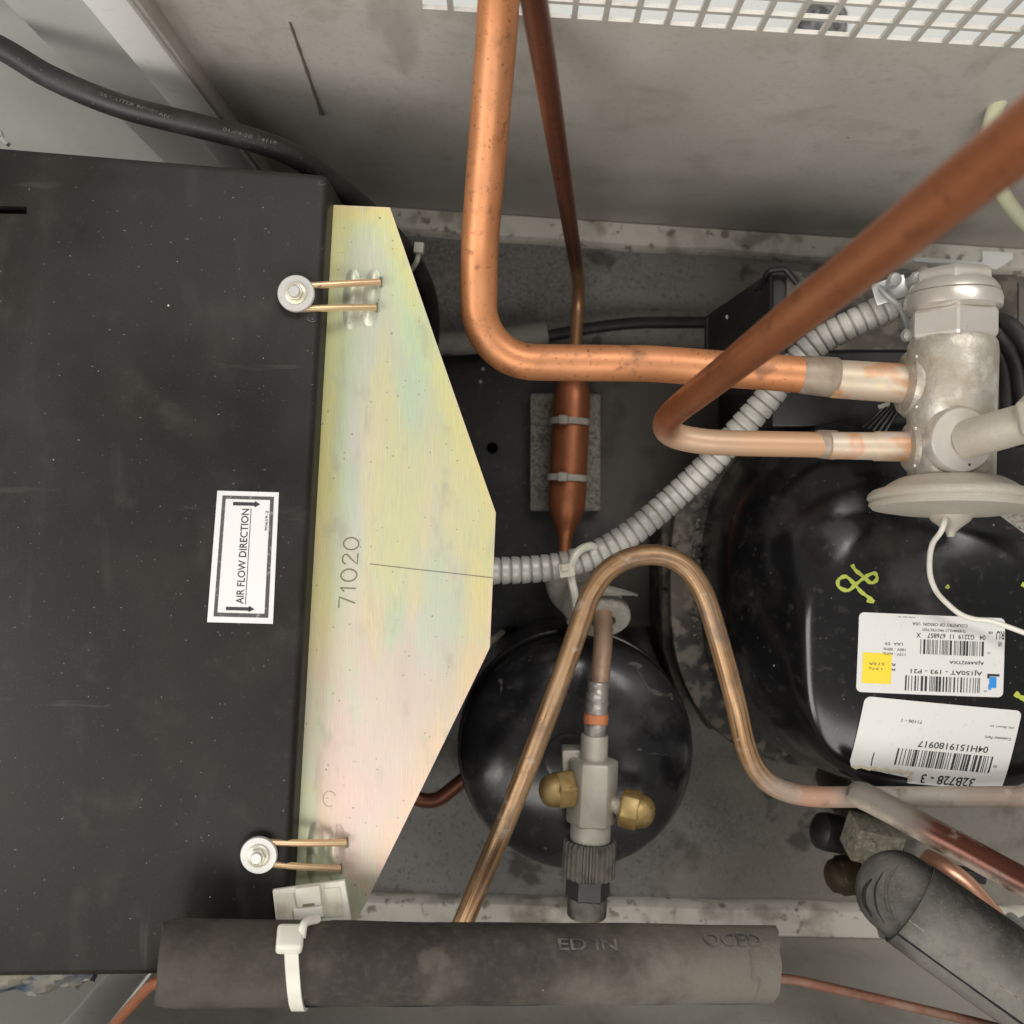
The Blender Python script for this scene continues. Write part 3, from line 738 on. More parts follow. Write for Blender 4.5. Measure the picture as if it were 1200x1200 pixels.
# ================================================================== COMPRESSOR
CX = .222
def ring_pts(a, b, cy, z, seg=96, n=2.7):
    out = []
    for k in range(seg):
        th = 2 * PI * k / seg; c_, s_ = math.cos(th), math.sin(th)
        x = math.copysign(abs(c_) ** (2 / n), c_); y = math.copysign(abs(s_) ** (2 / n), s_)
        out.append(Vector((CX + a * x, cy + b * y, z)))
    return out
def loft(keys, seg=96, n=2.7, sub=6, cap=True):
    K = [Vector((a, b, cy)) .to_4d() for a, b, cy, z in keys]
    for k, q in zip(K, keys): k.w = q[3]
    out = []
    P = [K[0] * 2 - K[1]] + K + [K[-1] * 2 - K[-2]]
    for i in range(1, len(P) - 2):
        p0, p1, p2, p3 = P[i - 1:i + 3]
        for j in range(sub):
            u = j / sub
            out.append(.5 * ((2 * p1) + (p2 - p0) * u + (2 * p0 - 5 * p1 + 4 * p2 - p3) * u * u + (3 * p1 - p0 - 3 * p2 + p3) * u ** 3))
    out.append(P[-2])
    bm = bmesh.new(); rows = [[bm.verts.new(v) for v in ring_pts(q.x, q.y, q.z, q.w, seg, n)] for q in out]
    for A, B in zip(rows, rows[1:]):
        for k in range(seg): bm.faces.new((A[k], A[(k + 1) % seg], B[(k + 1) % seg], B[k]))
    if cap: bm.faces.new(rows[-1]); 
    bm.faces.new(rows[0][::-1])
    bmesh.ops.recalc_face_normals(bm, faces=bm.faces)
    return bm
comp = thing('compressor', 'glossy black hermetic compressor shell with two white barcode stickers', 'compressor', (CX, -.05, .02))
obj('lower_shell', loft([(.105, .10, -.045, .021), (.113, .108, -.045, .035), (.115, .110, -.045, .08), (.115, .110, -.045, .092)], sub=4), M['shell_dusty'], comp)
obj('weld_flange', loft([(.118, .113, -.045, .092), (.122, .117, -.045, .0925), (.122, .117, -.045, .101), (.106, .104, -.045, .1015)], sub=2), M['shell_dusty'], comp)
top_keys = [(.1035, .105, -.047, .101), (.1035, .105, -.047, .135), (.1005, .1025, -.0475, .163), (.093, .097, -.0515, .186), (.083, .0855, -.061, .203),
            (.0755, .0735, -.0715, .2135), (.069, .0655, -.0775, .2190), (.056, .052, -.080, .2222), (.036, .034, -.080, .2240), (.016, .015, -.080, .2248), (.002, .002, -.080, .225)]
bm = loft(top_keys, sub=6)
bvh = BVHTree.FromBMesh(bm)
obj('dome', bm, M['shell'], comp, smooth=70)
# sticker with model number (upside down in the picture)
ZS = .222
f = quadmap((1172, 816), (1002, 810), (1006, 717), (1175, 724), ZS, bvh)
st = obj('sticker', rounded(f, .035, .065), M['paper'], comp, smooth=60)
obj('yellow_patch', rect_bm(f, .770, .115, .965, .50, n=8, m=4), M['yellow'], st, smooth=60)
obj('barcode', barcode_bm(f, .165, .045, .680, .235, 95, 2), M['ink'], st, smooth=0)
obj('barcode', barcode_bm(f, .145, .510, .595, .695, 90, 5), M['ink'], st, smooth=0)
bm = text_bm(f, 'AJ150AT - 193 - P21', .150, .265, .640, .335)
text_bm(f, 'AJA4492YXA', .140, .400, .380, .455, bm)
text_bm(f, '04   G2219  11  676857    X', .135, .715, .610, .775, bm)
obj('lettering', bm, M['ink'], st, smooth=0)
for s_, *uv_ in (('THERMALLY PROTECTED', .27, .800, .57, .832), ('COUNTRY OF ORIGIN  USA', .26, .865, .64, .905), ('115V - 60Hz', .68, .475, .83, .510), ('100V - 50Hz', .68, .535, .83, .570), ('LRA  59', .70, .605, .82, .640), ('Comp. Serv. Nr', .62, .955, .74, .975), ('H9', .022, .64, .045, .71), ('R - 134a', .745, .285, .925, .315), ('R - 513A', .745, .345, .925, .380), ('(S)', .115, .06, .135, .085), ('(1)', .10, .54, .12, .57)):
    obj('fine_print', text_bm(f, s_, *uv_), M['ink_grey'], st, smooth=0)
bm = rect_bm(f, .03, .262, .115, .292)
rect_bm(f, .10, .235, .115, .262, bm)
obj('logo_bar', bm, M['ink'], st, smooth=0)
bm = rect_bm(f, .05, .115, .100, .255); rect_bm(f, .085, .09, .105, .16, bm)
obj('blue_logo', bm, M['blue'], st, smooth=0)
bm = text_bm(f, 'RU', .005, .73, .06, .835); text_bm(f, 'us', .085, .795, .115, .825, bm)
obj('approval_mark', bm, M['ink'], st, smooth=0)
# lower, torn sticker
f = quadmap((1170, 925), (990, 909), (1009, 813), (1190, 830), ZS - .004, bvh, .0007)
def torn(v, a, b):
    j = .012 * math.sin(v * 90) + .008 * math.sin(v * 211)
    if v < .135: return a, .62 + j - .35 * max(0, .06 - v)
    if v < .17: return a, .985
    return a, b
st = obj('sticker', rounded(f, .04, .07, torn), M['paper'], comp, smooth=60, label='lower sticker with a torn corner')
obj('barcode', barcode_bm(f, .115, .215, .745, .420, 110, 9), M['ink'], st, smooth=0)
bm = text_bm(f, '04H1519180917', .160, .455, .610, .535); text_bm(f, '32B728 - 3', .190, .02, .535, .135, bm)
obj('lettering', bm, M['ink'], st, smooth=0)
for s_, *uv_ in (('Customer Part:', .03, .63, .20, .665), ('71106 - 1', .615, .735, .745, .775), ('CU_ Barow1 .Inc', .03, .775, .185, .80), ('(6)', .075, .28, .10, .32)):
    obj('fine_print', text_bm(f, s_, *uv_), M['ink_grey'], st, smooth=0)
obj('torn_edge', stroke(f, [(.60 + .012 * math.sin(k * 1.9), .04 + .02 * k / 2) for k in range(5)] + [(.60 + .38 * k / 14, .14 + .014 * math.sin(k * 2.3)) for k in range(15)], .0016), M['torn'], st, smooth=0)
obj('crease', stroke(f, [(.865, .17), (.87, .25), (.868, .34)], .0005, h=.0002), M['ink'], st, smooth=0)
# paint-marker squiggle and dabs
def marks(pts, wd_, name='paint_mark', z=ZS):
    f = lambda u, v, h=0: (lambda p, hit: (hit[0] + hit[1] * .0006) if hit[0] is not None else p)(at(u, v, z), bvh.ray_cast(Vector((at(u, v, z).x, at(u, v, z).y, 1)), Vector((0, 0, -1))))
    C = catmull([Vector((x, y, 0)) for x, y in pts], 6)
    P = [f(c_.x, c_.y) + Vector((0, 0, i_ * 3e-6)) for i_, c_ in enumerate(C)]
    bm = bmesh.new(); pv = None
    for i_, p in enumerate(P):
        t_ = (P[min(i_ + 1, len(P) - 1)] - P[max(i_ - 1, 0)]).normalized(); n_ = Vector((-t_.y, t_.x, 0)) * wd_ * (.5 + .10 * math.sin(i_ * .9) + .05 * math.sin(i_ * 2.3))
        q_ = (bm.verts.new(p + n_), bm.verts.new(p - n_))
        if pv: bm.faces.new((pv[0], pv[1], q_[1], q_[0]))
        pv = q_
    obj(name, bm, M['marker'], comp, label=None)
marks([(1000, 662), (1003, 668), (1011, 675), (1020, 683), (1027, 679), (1025, 672), (1016, 675), (1004, 684), (994, 692), (984, 688), (984, 680), (992, 676), (1000, 683), (1008, 693), (1017, 700), (1023, 705)], .0018)
marks([(1186, 811), (1193, 816), (1203, 819)], .0026)
marks([(1196, 684), (1203, 688)], .002); marks([(1107, 686), (1110, 689)], .002); marks([(1015, 703), (1023, 705.5)], .0018)
# mounting foot bracket strip lower-right of the diaphragm
# dusty crud on the left flank of the shell
R = random.Random(11); bm = bmesh.new()
for k in range(60):
    a = R.uniform(2.75, 3.45); x = CX + .106 * math.cos(a) * 1.02; y = -.045 + .10 * math.sin(a) + R.uniform(-.02, .02)
    b2 = bmesh.new(); bmesh.ops.create_icosphere(b2, subdivisions=1, radius=R.uniform(.0006, .0016))
    for v in b2.verts: v.co += Vector((x, y, .103 + R.uniform(-.001, .001)))
    bm = merge(bm, b2)
obj('grit', bm, M['pad'], comp, smooth=60, kind='stuff')
# wires behind the shell on its left
t = thing('wire_bundle', 'two twisted red-brown wires running down beside the compressor flank', 'wires', at(805, 700, .02))
for pts in (((826, 585, .10), (818, 640, .09), (814, 700, .085), (812, 760, .08), (818, 800, .06)), ((798, 612, .085), (792, 660, .08), (788, 720, .075), (790, 790, .06), (794, 825, .03))):
    P = resample(catmull([at(*p) for p in pts], 12), .002)
    obj('wire', tube(P, .0016, 8, rf=lambda s, T: 1 + .25 * math.sin(s * 1100)), M['red'], t)
t = thing('capacitor', 'dull grey boxy capacitor casing standing left of the compressor', 'capacitor', at(795, 700, .02))
obj('casing', prism([at(775, 600, .08), at(812, 560, .08), at(832, 575, .08), at(812, 700, .08), at(818, 790, .08), at(800, 830, .08), at(776, 760, .08)], .0205, .08, .002), M['shell_dusty'], t)
obj('lid_seam', tube([at(777, 690, .0812), at(812, 698, .0812)], .0007, 6), M['plastic_black'], t)

# terminal box behind the valve
t = thing('terminal_box', 'black sheet metal terminal box at the compressor with notched side flap', 'box', at(1040, 400, .02))
TL = .165
tp = [at(905, 321, TL), at(1195, 330, TL), at(1195, 500, TL), at(905, 500, TL)]
obj('case', prism(tp, .021, TL, .0012), M['plastic_black'], t)
obj('lid', prism([at(922, 318, TL + .003), at(1192, 322, TL + .003), at(1192, 410, TL + .003), at(922, 410, TL + .003)], TL + .0006, TL + .0035, .0006), M['shell_dusty'], t)
# sloping left flap
A, B, C_, D_ = at(905, 319, .168), at(828, 372, .10), at(828, 462, .10), at(905, 462, .168)
obj('side_flap', sheet([A, B, C_, D_], .0015), M['plastic_black'], t, smooth=0)
rim_pts = [at(828, 376, .103), at(832, 372, .104), at(868, 348, .135), at(872, 352, .137), at(893, 336, .16), at(898, 322, .168), at(903, 316, .171), at(920, 315, .171), at(934, 332, .170)]
obj('flap_lip', tube(fillet(rim_pts, .002, 4), .0017, 8), M['motor'], t)
obj('flap_lip', tube([at(829, 375, .103), at(829, 460, .103)], .0016, 8), M['motor'], t)
obj('tab', box(at(854, 371, .125), .004, .0025, .003, (1, .5, 0), bev=.0005), M['steel'], t)
for z_, (x0, y0) in ((.14, (838, 388)), (.15, (852, 377))):
    pass

# ================================================================== CONDUIT
cp = [(540, 671, .19), (578, 669, .19), (625, 667, .19), (665, 661, .19), (705, 646, .19), (745, 621, .19), (790, 583, .19), (830, 545, .195), (865, 506, .20), (900, 466, .205), (930, 428, .21), (960, 401, .215), (1000, 379, .222), (1050, 355, .228)]
t = thing('flexible_conduit', 'ribbed grey flexible metal conduit from the bracket plate to the terminal box', 'conduit', at(800, 560, .02))
PITCH = .0054
def ribs(s, T):
    u = (s / PITCH) % 1.0
    return 1.0 - .16 * (1 - min(1.0, abs(math.sin(PI * u)) * 2.4)) - .07 * u
obj('hose', tube(resample(catmull([at(*p) for p in cp], 24), PITCH / 9), .0076, 24, rf=ribs), M['conduit'], t, smooth=60)
e = at(1050, 355, .228); d = (at(1050, 355, .228) - at(1000, 379, .222)).normalized()
cn = obj('connector', lathe([(-.001, .0078), (-.001, .0094), (.003, .0098), (.004, .009), (.014, .0092), (.016, .0105), (.019, .0105), (.019, .004)], e, d, 28), M['steel'], t)
obj('clamp_strap', merge(box(at(1043, 340, .24), .016, .011, .002, (1, .3, .2), bev=.0006), tube(catmull([at(1028, 334, .238), at(1040, 348, .243), at(1056, 362, .243), at(1064, 384, .236), at(1062, 396, .232)], 8), .0016, 8)), M['steel'], cn)
for (x, y) in ((1044, 328), (1070, 327), (1060, 393)):
    q = at(x, y, .242); sc_ = obj('screw', lathe([(0, .0022), (.003, .0022), (.003, .0036), (.005, .003), (.0056, 0)], q, (.15, -.2, 1), 18), M['steel'], cn)

# ================================================================== COPPER TUBES
t = thing('suction_tube', 'thick orange copper tube bending from the upper edge to the valve', 'tube', at(620, 420, .2))
P = fillet([at(590, -160, .36), at(585.5, 0, .318), at(562, 285, .268), at(560, 424, .255), at(760, 426, .252), at(945, 439.5, .252)], [0, .2, .08, .031, .12, 0], 14)
obj('tube', tube(resample(P, .004), .00865, 28), M['copper_big'], t)
q1, q2, q3, q4 = at(938, 439, .252), at(979, 442.5, .252), at(980, 443, .252), at(1075, 450, .252)
obj('braze_joint', lathe([(0, .00875), (.003, .0091), (.010, .0094), (.0165, .0096), (.0170, .0093)], q1, q2 - q1, 28), M['collar'], t)
t = thing('front_tube', 'out-of-focus reddish copper tube rising towards the viewer from the valve', 'tube', at(800, 500, .2))
zc = .268
hi_, lo_ = at(1200, 160, .545), at(797, 477, .298)
P = [hi_ + (hi_ - lo_) * 1.0, hi_] + catmull([hi_.lerp(lo_, .9), lo_, at(786, 487, .285), at(780.5, 496, .276), at(782.5, 505, .269), at(794, 511.5, .2655), at(815, 516, .264), at(850, 519, .2625), at(975, 521.5, zc - .012)], 10)
P2 = resample(P, .003); i0 = max(i for i, p in enumerate(P2) if p.x < at(800, 500, zc).x); L0 = i0 * .003
M['copper_front'] = copper('copper_reddish', (.30, .10, .040), .42, .5, (.09, .032, .016), .7, spots=.4).along(L0 - .028, L0 + .006, 9, 10, (.50, .34, .23), .9, metal=.2, warp=.012, wscale=90).along(L0 + .02, L0 + .04, 9, 10, (.58, .33, .17), .55, warp=.03).done()
obj('tube', tube(P2, .0060, 24), M['copper_front'], t)
q = at(955, 520, zc - .012); q2 = at(978, 521.5, zc - .012)
obj('braze_joint', lathe([(0, .0062), (.002, .0067), (.007, .0069), (.0095, .0070), (.0100, .0066)], q, q2 - q, 24), M['collar'], t)

t = thing('drier_line', 'dark slender copper tube descending behind the thick one to the drier', 'tube', at(678, 350, .05))
P = fillet([at(600, -130, .50), at(626, 0, .43), at(679, 335, .07), at(673, 425, .062), at(671, 452, .060)], [0, .3, .02, .05, 0], 12)
obj('tube', tube(resample(P, .004), .0042, 18), M['copper_dark'], t)
t = thing('filter_drier', 'copper spun filter drier capsule strapped with two white ties', 'drier', at(665, 530, .04))
a, b = at(672, 430, .056), at(661, 655, .056); ax = b - a; L = ax.length
obj('capsule', lathe([(L * .0, .0044), (L * .03, .0046), (L * .06, .008), (L * .10, .0108), (L * .14, .0121), (L * .20, .0126), (L * .68, .0128), (L * .74, .0122), (L * .80, .0098), (L * .84, .0070), (L * .90, .0047), (L * 1.0, .0043)], a, ax, 36), M['copper_drier'], t, smooth=60)
b2 = at(664, 700, .05)
obj('outlet_tube', tube(catmull([a + ax * .99, at(659, 680, .056), at(662, 705, .05), at(680, 735, .04)], 8), .0042, 16), M['copper_dark'], t)
pd = obj('felt_pad', merge(prism([at(621, 461, .036), at(704, 461, .036), at(704, 599, .036), at(621, 599, .036)], .0205, .036, .0015)), M['pad'])
tag(pd, 'square grey felt pad on the black plate beneath the copper drier', 'pad')
def tie(cx, cy, r, axis, cz, label, hd=(0, 0), group=None, m='nylon', wd_=.0042, head=True, hang=0.0, full=True):
    """cable tie: a band round a tube with its head on top"""
    c0 = at(cx, cy, cz); a_, u_, v_ = basis(axis, (0, 0, 1))
    t = thing('cable_tie', label, 'cable tie', c0 - Vector((0, 0, r)), group)
    obj('strap', lathe([(-wd_ / 2, r), (-wd_ / 2, r + .0011), (wd_ / 2, r + .0011), (wd_ / 2, r), (-wd_ / 2, r)], c0, a_, 40), M[m], t)
    if head:
        th = math.radians(hd[0]); n_ = u_ * math.cos(th) + v_ * math.sin(th); s_ = n_.cross(a_)
        bmx = merge(box(c0 + n_ * (r + .0024), .0062, .0058, .0042, s_, n_, bev=.0008), box(c0 + n_ * (r + .0046), .003, .003, .001, s_, n_, bev=.0003))
        obj('head', bmx, M[m], t)
    return t
tie(667.5, 494.5, .0127, ax, .0575, 'white cable tie around the upper half of the copper drier', (18,), 'drier ties', 'nylon_grey')
tie(663.8, 560, .0128, ax, .0575, 'white cable tie around the lower half of the copper drier', (12,), 'drier ties', 'nylon_grey')

# U-bend
t = thing('return_bend_tube', 'golden-brown copper tube making an inverted U over the receiver', 'tube', at(760, 800, .2))
ZU = .245
up_ = [at(535, 1100, ZU), at(560, 1040, ZU), at(600, 945, ZU), at(650, 815, ZU), at(681, 727, ZU), at(693, 695, ZU), at(713, 668, ZU), at(742, 653, ZU), at(775, 651, ZU), at(803, 664, ZU), at(822, 690, ZU), at(834, 722, ZU), at(850, 778, ZU), at(863, 828, ZU), at(873, 872, ZU - .004), at(887, 903, ZU - .007), at(912, 924, ZU - .009), at(950, 933, ZU - .010), at(1000, 934, ZU - .010), at(1090, 934, ZU - .010), at(1270, 933, ZU - .010)]
obj('tube', tube(resample(catmull(up_, 12), .003), .0051, 22), M['copper_u'], t)
# second tube: sleeve-ended, to lower right
t = thing('lower_right_tube', 'dark red copper tube with dusty sleeve crossing the lower right corner', 'tube', at(1100, 980, .2))
P = [at(994, 926, .244), at(1010, 932, .245), at(1040, 947, .248), at(1090, 974, .258), at(1140, 1001, .27), at(1200, 1034, .285), at(1300, 1085, .31)]
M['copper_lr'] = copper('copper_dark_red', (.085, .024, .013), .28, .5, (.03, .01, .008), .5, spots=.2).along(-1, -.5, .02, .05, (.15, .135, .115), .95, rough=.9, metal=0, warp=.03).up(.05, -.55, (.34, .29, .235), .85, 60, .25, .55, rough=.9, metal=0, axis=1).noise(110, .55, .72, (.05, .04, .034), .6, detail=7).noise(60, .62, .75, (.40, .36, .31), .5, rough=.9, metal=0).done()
obj('tube', tube(resample(catmull(P, 12), .0015), [.0028, .0046, .0055, .006, .0063] + [.0065] * 400, 22), M['copper_lr'], t)

# ================================================================== EXPANSION VALVE
ZV = .262
v = thing('expansion_valve', 'dusty brass expansion valve with hex cap nut and wide round diaphragm', 'valve', at(1115, 480, ZV - .03))
k = (H - ZV) / FPX
def A_(y): return at(1117 - (y - 320) * .012, y, ZV)
ax = (A_(560) - A_(320)).normalized()
def run(y0, prof, seg=36, m='valve', name='body', ph=0.0, parent=v):
    o = A_(y0); return obj(name, lathe([((y - y0) * k, r * k) for y, r in prof], o, ax, seg, phase=ph), M[m], parent)
obj('cap_nut', hexn(A_(317), ax, 42 * k, 45 * k, ch=.25, phase=.35), M['nut'], v, smooth=15)
run(334, [(332, 20), (332, 44), (334, 46), (340, 50), (344, 51), (345, 49), (346, 52), (352, 54), (362, 53.5), (366, 48), (366, 20)], name='collar_ring', m='nut')
obj('hex_nut', hexn(A_(362), ax, 42 * k, 52 * k, ch=.25, phase=.30), M['nut'], v, smooth=15)
run(398, [(396, 30), (398, 46), (404, 49), (415, 50), (560, 48), (566, 44)], name='body')
# flanges, ports
def port(px, py, dx, dy, dz, z0, prof, name, m='valve', seg=30):
    o = at(px, py, z0); return obj(name, lathe(prof, o, (dx, dy, dz), seg), M[m], v)
port(1100, 452, -1, .065, 0, ZV - .010, [(0, .0135), (.0085, .0135), (.0105, .0128), (.0135, .0105), (.017, .0094), (.0505, .0091), (.0515, .0088)], 'port', 'tint_pipe')
port(1096, 451, -1, .065, 0, ZV - .006, [(0, .0165), (.012, .0165), (.0145, .0145), (.0147, .009)], 'port_flange', 'valve')
port(1100, 524, -1, .015, 0, ZV - .004, [(0, .009), (.014, .0080), (.017, .0070), (.030, .0070), (.031, .0065), (.0515, .0064)], 'port', 'tint_pipe')
port(1093, 524, -1, .015, 0, ZV - .002, [(0, .0125), (.010, .0125), (.0120, .0105), (.0122, .006)], 'port_flange', 'valve')
for (x, y) in ((1074, 418), (1074, 477), (1073, 502), (1072, 546)):
    q = at(x, y, ZV + .012); obj('solder_bead', lathe([(0, .0008), (.0006, .0006), (.0009, 0)], q, (0, 0, 1), 10), M['nut'], v)
pd_ = Vector((.50, .19, .84)).normalized()
q = at(1124, 516, ZV + .0185)
obj('side_flange', lathe([(-.004, .0150), (.0015, .0150), (.0028, .0140), (.0030, .008)], q, Vector((.1, .02, 1)), 36), M['nut'], v)
for k_ in range(3):
    a = 1.9 + k_ * 1.55; obj('rivet', lathe([(0, .0009), (.0004, .0006), (.0005, 0)], q + Vector((.0115 * math.cos(a), .0115 * math.sin(a), .0025)), (0, 0, 1), 8), M['brass_dark'], v)
obj('side_port', lathe([(0, .0082), (.002, .0088), (.028, .0084), (.029, .0078), (.031, .0078), (.032, .0075)], q + Vector((.002, 0, .0)), pd_, 30), M['valve_dust'], v)
qq = q + Vector((.002, 0, 0)) + pd_ * .0315
obj('flare_nut', hexn(qq, pd_, .0125, .0132, ch=.3, phase=.2), M['valve_dust'], v, smooth=15)
obj('flare_hole', lathe([(0, .0058), (.0003, .0058), (.0003, .0001)], qq + pd_ * .01255, pd_, 24), M['block'], v)
# diaphragm
kd = k
prof = [(553, 24), (556, 46), (559, 62), (565, 72), (571, 80), (575, 92), (579, 96.5), (584, 98), (587, 96), (588, 94), (592, 96), (597, 92), (601, 70), (604, 40), (606, 26), (612, 22), (620, 12), (626, 6), (632, 4.5), (632, 0)]
q0 = at(1113, 560, ZV); dax = (ax + Vector((-.03, 0, .10))).normalized()
obj('diaphragm', lathe([((y - 560) * k * .92, r * k * .945) for y, r in prof], at(1114, 563, ZV), dax, 56), M['valve_dust'], v, smooth=35)
cpts = [(1109, 601, .268), (1107, 612, .272), (1102, 624, .270), (1093, 637, .262), (1089.5, 655, .254), (1090.5, 676, .246), (1098, 694, .240), (1112, 709, .236), (1126, 720, .2345), (1142, 725.5, .2345), (1165, 729, .236), (1215, 747, .240)]
obj('capillary', tube(catmull([at(*p) for p in cpts], 10), [.0013] * 400, 12), M['capil'], v)
br = thing('strap_bracket', 'flat dusty grey strap bracket slanting below the diaphragm rim', 'bracket', at(1180, 600, .2))
obj('strap', sheet([at(1155, 592, .236), at(1235, 600, .240), at(1235, 650, .236), at(1190, 618, .234)], .002), M['pad'], br, smooth=0)
# black cables behind the valve on the right
t = thing('black_cable', 'black rubber cables looping down at the right of the brass valve', 'cable', at(1190, 430, .1))
for pts in (((1150, 382, .20), (1172, 392, .205), (1190, 420, .20), (1198, 470, .19), (1196, 520, .18)), ((1150, 392, .19), (1164, 405, .195), (1178, 430, .19), (1182, 480, .18), (1180, 540, .17)), ((1160, 372, .2), (1185, 382, .21), (1205, 410, .21), (1220, 470, .19))):
    obj('cable', tube(catmull([at(*p) for p in pts], 10), .0042, 14), M['rubber'], t)
t = thing('wire_bundle', 'thin black wires bunched beneath the two valve ports', 'wires', at(1040, 500, .18))
for i in range(5):
    j = i * 6
    obj('wire', tube(catmull([at(1012 + j, 500 + i * 2, .215), at(1028 + j, 486 - i, .222), at(1043 + j * .6, 470, .226), at(1056, 455, .225)], 8), .0011, 8), M['plastic_black'], t)
obj('wire_end', box(at(1036, 475, .232), .006, .0022, .0015, (1, .35, 0), bev=.0005), M['nylon'], t)

# ================================================================== RECEIVER TANK AND ITS VALVE
RC = Vector((.0385, -.1445, 0))
t = thing('receiver_tank', 'round glossy black receiver tank with domed top under the angle valve', 'tank', RC)
prof = [(.0, .062), (.003, .0665), (.008, .068), (.112, .068), (.114, .0685), (.118, .0685), (.120, .0678), (.128, .0665), (.135, .063), (.141, .056), (.1455, .045), (.148, .032), (.1495, .016), (.150, 0)]
PR = catmull([Vector((a, b * 1.045, 0)) for a, b in prof], 3)
obj('shell', lathe([(p.x, max(0, p.y)) for p in PR], RC + Vector((0, 0, .003)), (0, 0, 1), 96), M['tank'], t, smooth=50)
obj('weld_seam', lathe([(0, .0709), (.0006, .0721), (.002, .0724), (.0034, .0720), (.004, .0711)], RC + Vector((0, 0, .104)), (0, 0, 1), 96), M['tank'], t)
q = at(668, 890, .155)
obj('boss', lathe([(-.006, .016), (.0, .0158), (.003, .0145), (.0035, .012)], (q.x, q.y, .150), (0, 0, 1), 32), M['tank'], t)
obj('boss_neck', lathe([(0, .0085), (.03, .0085), (.031, .007)], (q.x + .004, q.y - .006, .152), Vector((.1, -.1, 1)), 24), M['nickel'], t)
q = at(587, 742, .118)
obj('tape_mark', prism([at(556, 762, .1155), at(588, 737, .1155), at(593, 741, .1155), at(563, 768, .1155)], .1153, .1158), M['shell_dusty'], t)

ZR = .196; k = (H - ZR) / FPX
v2 = thing('service_valve', 'nickel angle service valve with two brass caps above the black tank', 'valve', at(692, 950, ZR - .02))
def B_(y): return at(697 - (y - 860) * .045, y, ZR)
ax2 = (B_(1060) - B_(860)).normalized()
def run2(y0, prof, name, m, seg=32, rmod=None, smooth=40, ph=0.0):
    return obj(name, lathe([((y - y0) * k, r * k) for y, r in prof], B_(y0), ax2, seg, rmod=rmod, phase=ph), M[m], v2, smooth=smooth)
run2(862, [(860, 10), (861, 15.5), (863, 16), (884, 16.2), (889, 17), (891, 15)], 'collar', 'nickel')
def hexbody(y0, y1, r, name, m):
    o = B_(y0); L = (y1 - y0) * k; R_ = r * k
    bm = lathe([(0, R_ * .88), (2.5 * k, R_), (L - 3 * k, R_), (L, R_ * .9)], o, ax2, 6, phase=PI / 6)
    bmesh.ops.bevel(bm, geom=bm.edges[:], offset=.0005, segments=1, affect='EDGES')
    return obj(name, bm, M[m], v2)
hexbody(889, 965, 29.5, 'body', 'nickel')
run2(960, [(958, 20), (960, 23.5), (984, 24), (990, 23), (992, 12)], 'neck', 'nickel')
o = obj('packing_block', box(B_(922) + Vector((-.008, .004, -.009)), .016, .030, .014, (1, 0, 0), bev=.0012), M['nickel'], v2)
kn = lambda i: 1.0 if i % 4 < 2 else .90
run2(984, [(983, 22), (983.5, 29), (986, 31), (1024, 31.5), (1026, 30), (1026, 15)], 'knurled_cap', 'cap_knurl', 104, kn, 0)
run2(1022, [(1022, 20), (1023, 25.5), (1049, 26), (1051, 24), (1051, 10)], 'cap_hex', 'plastic_black', 6, ph=PI / 6, smooth=20)
run2(1049, [(1049, 18), (1050, 22.8), (1056, 23.2), (1071, 23.2), (1073, 22), (1073.5, 20), (1073.5, 0)], 'cap_end', 'cap_knurl')
def cap(px, py, dx, dy, dz, name, label):
    o = at(px, py, ZR + .002); d = Vector((dx, dy, dz)).normalized()
    s = lathe([(-.006, .0040), (0, .0042), (.0015, .0048), (.003, .0042), (.0045, .0048), (.006, .0042), (.008, .0042)], o, d, 24)
    obj('stem', s, M['nickel'], v2)
    h_ = hexn(o + d * .006, d, .0105, .0104, ch=.2, phase=.2)
    dm = lathe([(.0150, .0088), (.0175, .0086), (.0205, .0078), (.0228, .0060), (.0240, .0034), (.0244, 0)], o, d, 28)
    obj(name, merge(h_, dm), M['brass'], v2, smooth=35)
cap(684, 922, -1, -.04, .28, 'brass_cap', '')
cap(714, 942, 1, -.18, .22, 'brass_cap', '')
# liquid tube from the foam sleeve to the valve
t = thing('liquid_tube', 'short dull copper tube with silver solder entering the angle valve', 'tube', at(703, 790, .17))
P = catmull([at(706, 712, .165), at(707, 745, .178), at(704, 785, .188), at(700, 830, .195), at(697, 866, ZR)], 10)
obj('tube', tube(resample(P, .002), .0053, 20), M['copper_small'], t)
def seg(y0, y1, prof, m, name):
    a, b = at(700.5 - (y0 - 800) * .05, y0, .195), at(700.5 - (y1 - 800) * .05, y1, .196)
    L = (b - a).length; wob = [random.uniform(-.03, .03) for _ in range(26)]
    prof = [(p.x, p.y) for p in catmull([Vector((x, y, 0)) for x, y in prof], 4)]
    obj(name, lathe([(L * x, y * (1 + .035 * math.sin(x * 19 + y0))) for x, y in prof], a, b - a, 26, rmod=lambda k_: 1 + wob[k_]), M[m], t, smooth=80)
seg(799, 836, [(0, .0051), (.1, .0056), (.35, .0060), (.6, .0062), (1, .0061)], 'solder', 'solder_joint')
seg(834, 849, [(0, .0060), (.1, .0063), (.9, .0063), (1, .0060)], 'orange', 'copper_band')
seg(848, 864, [(0, .0060), (.2, .0062), (1, .0060)], 'solder', 'solder_joint')
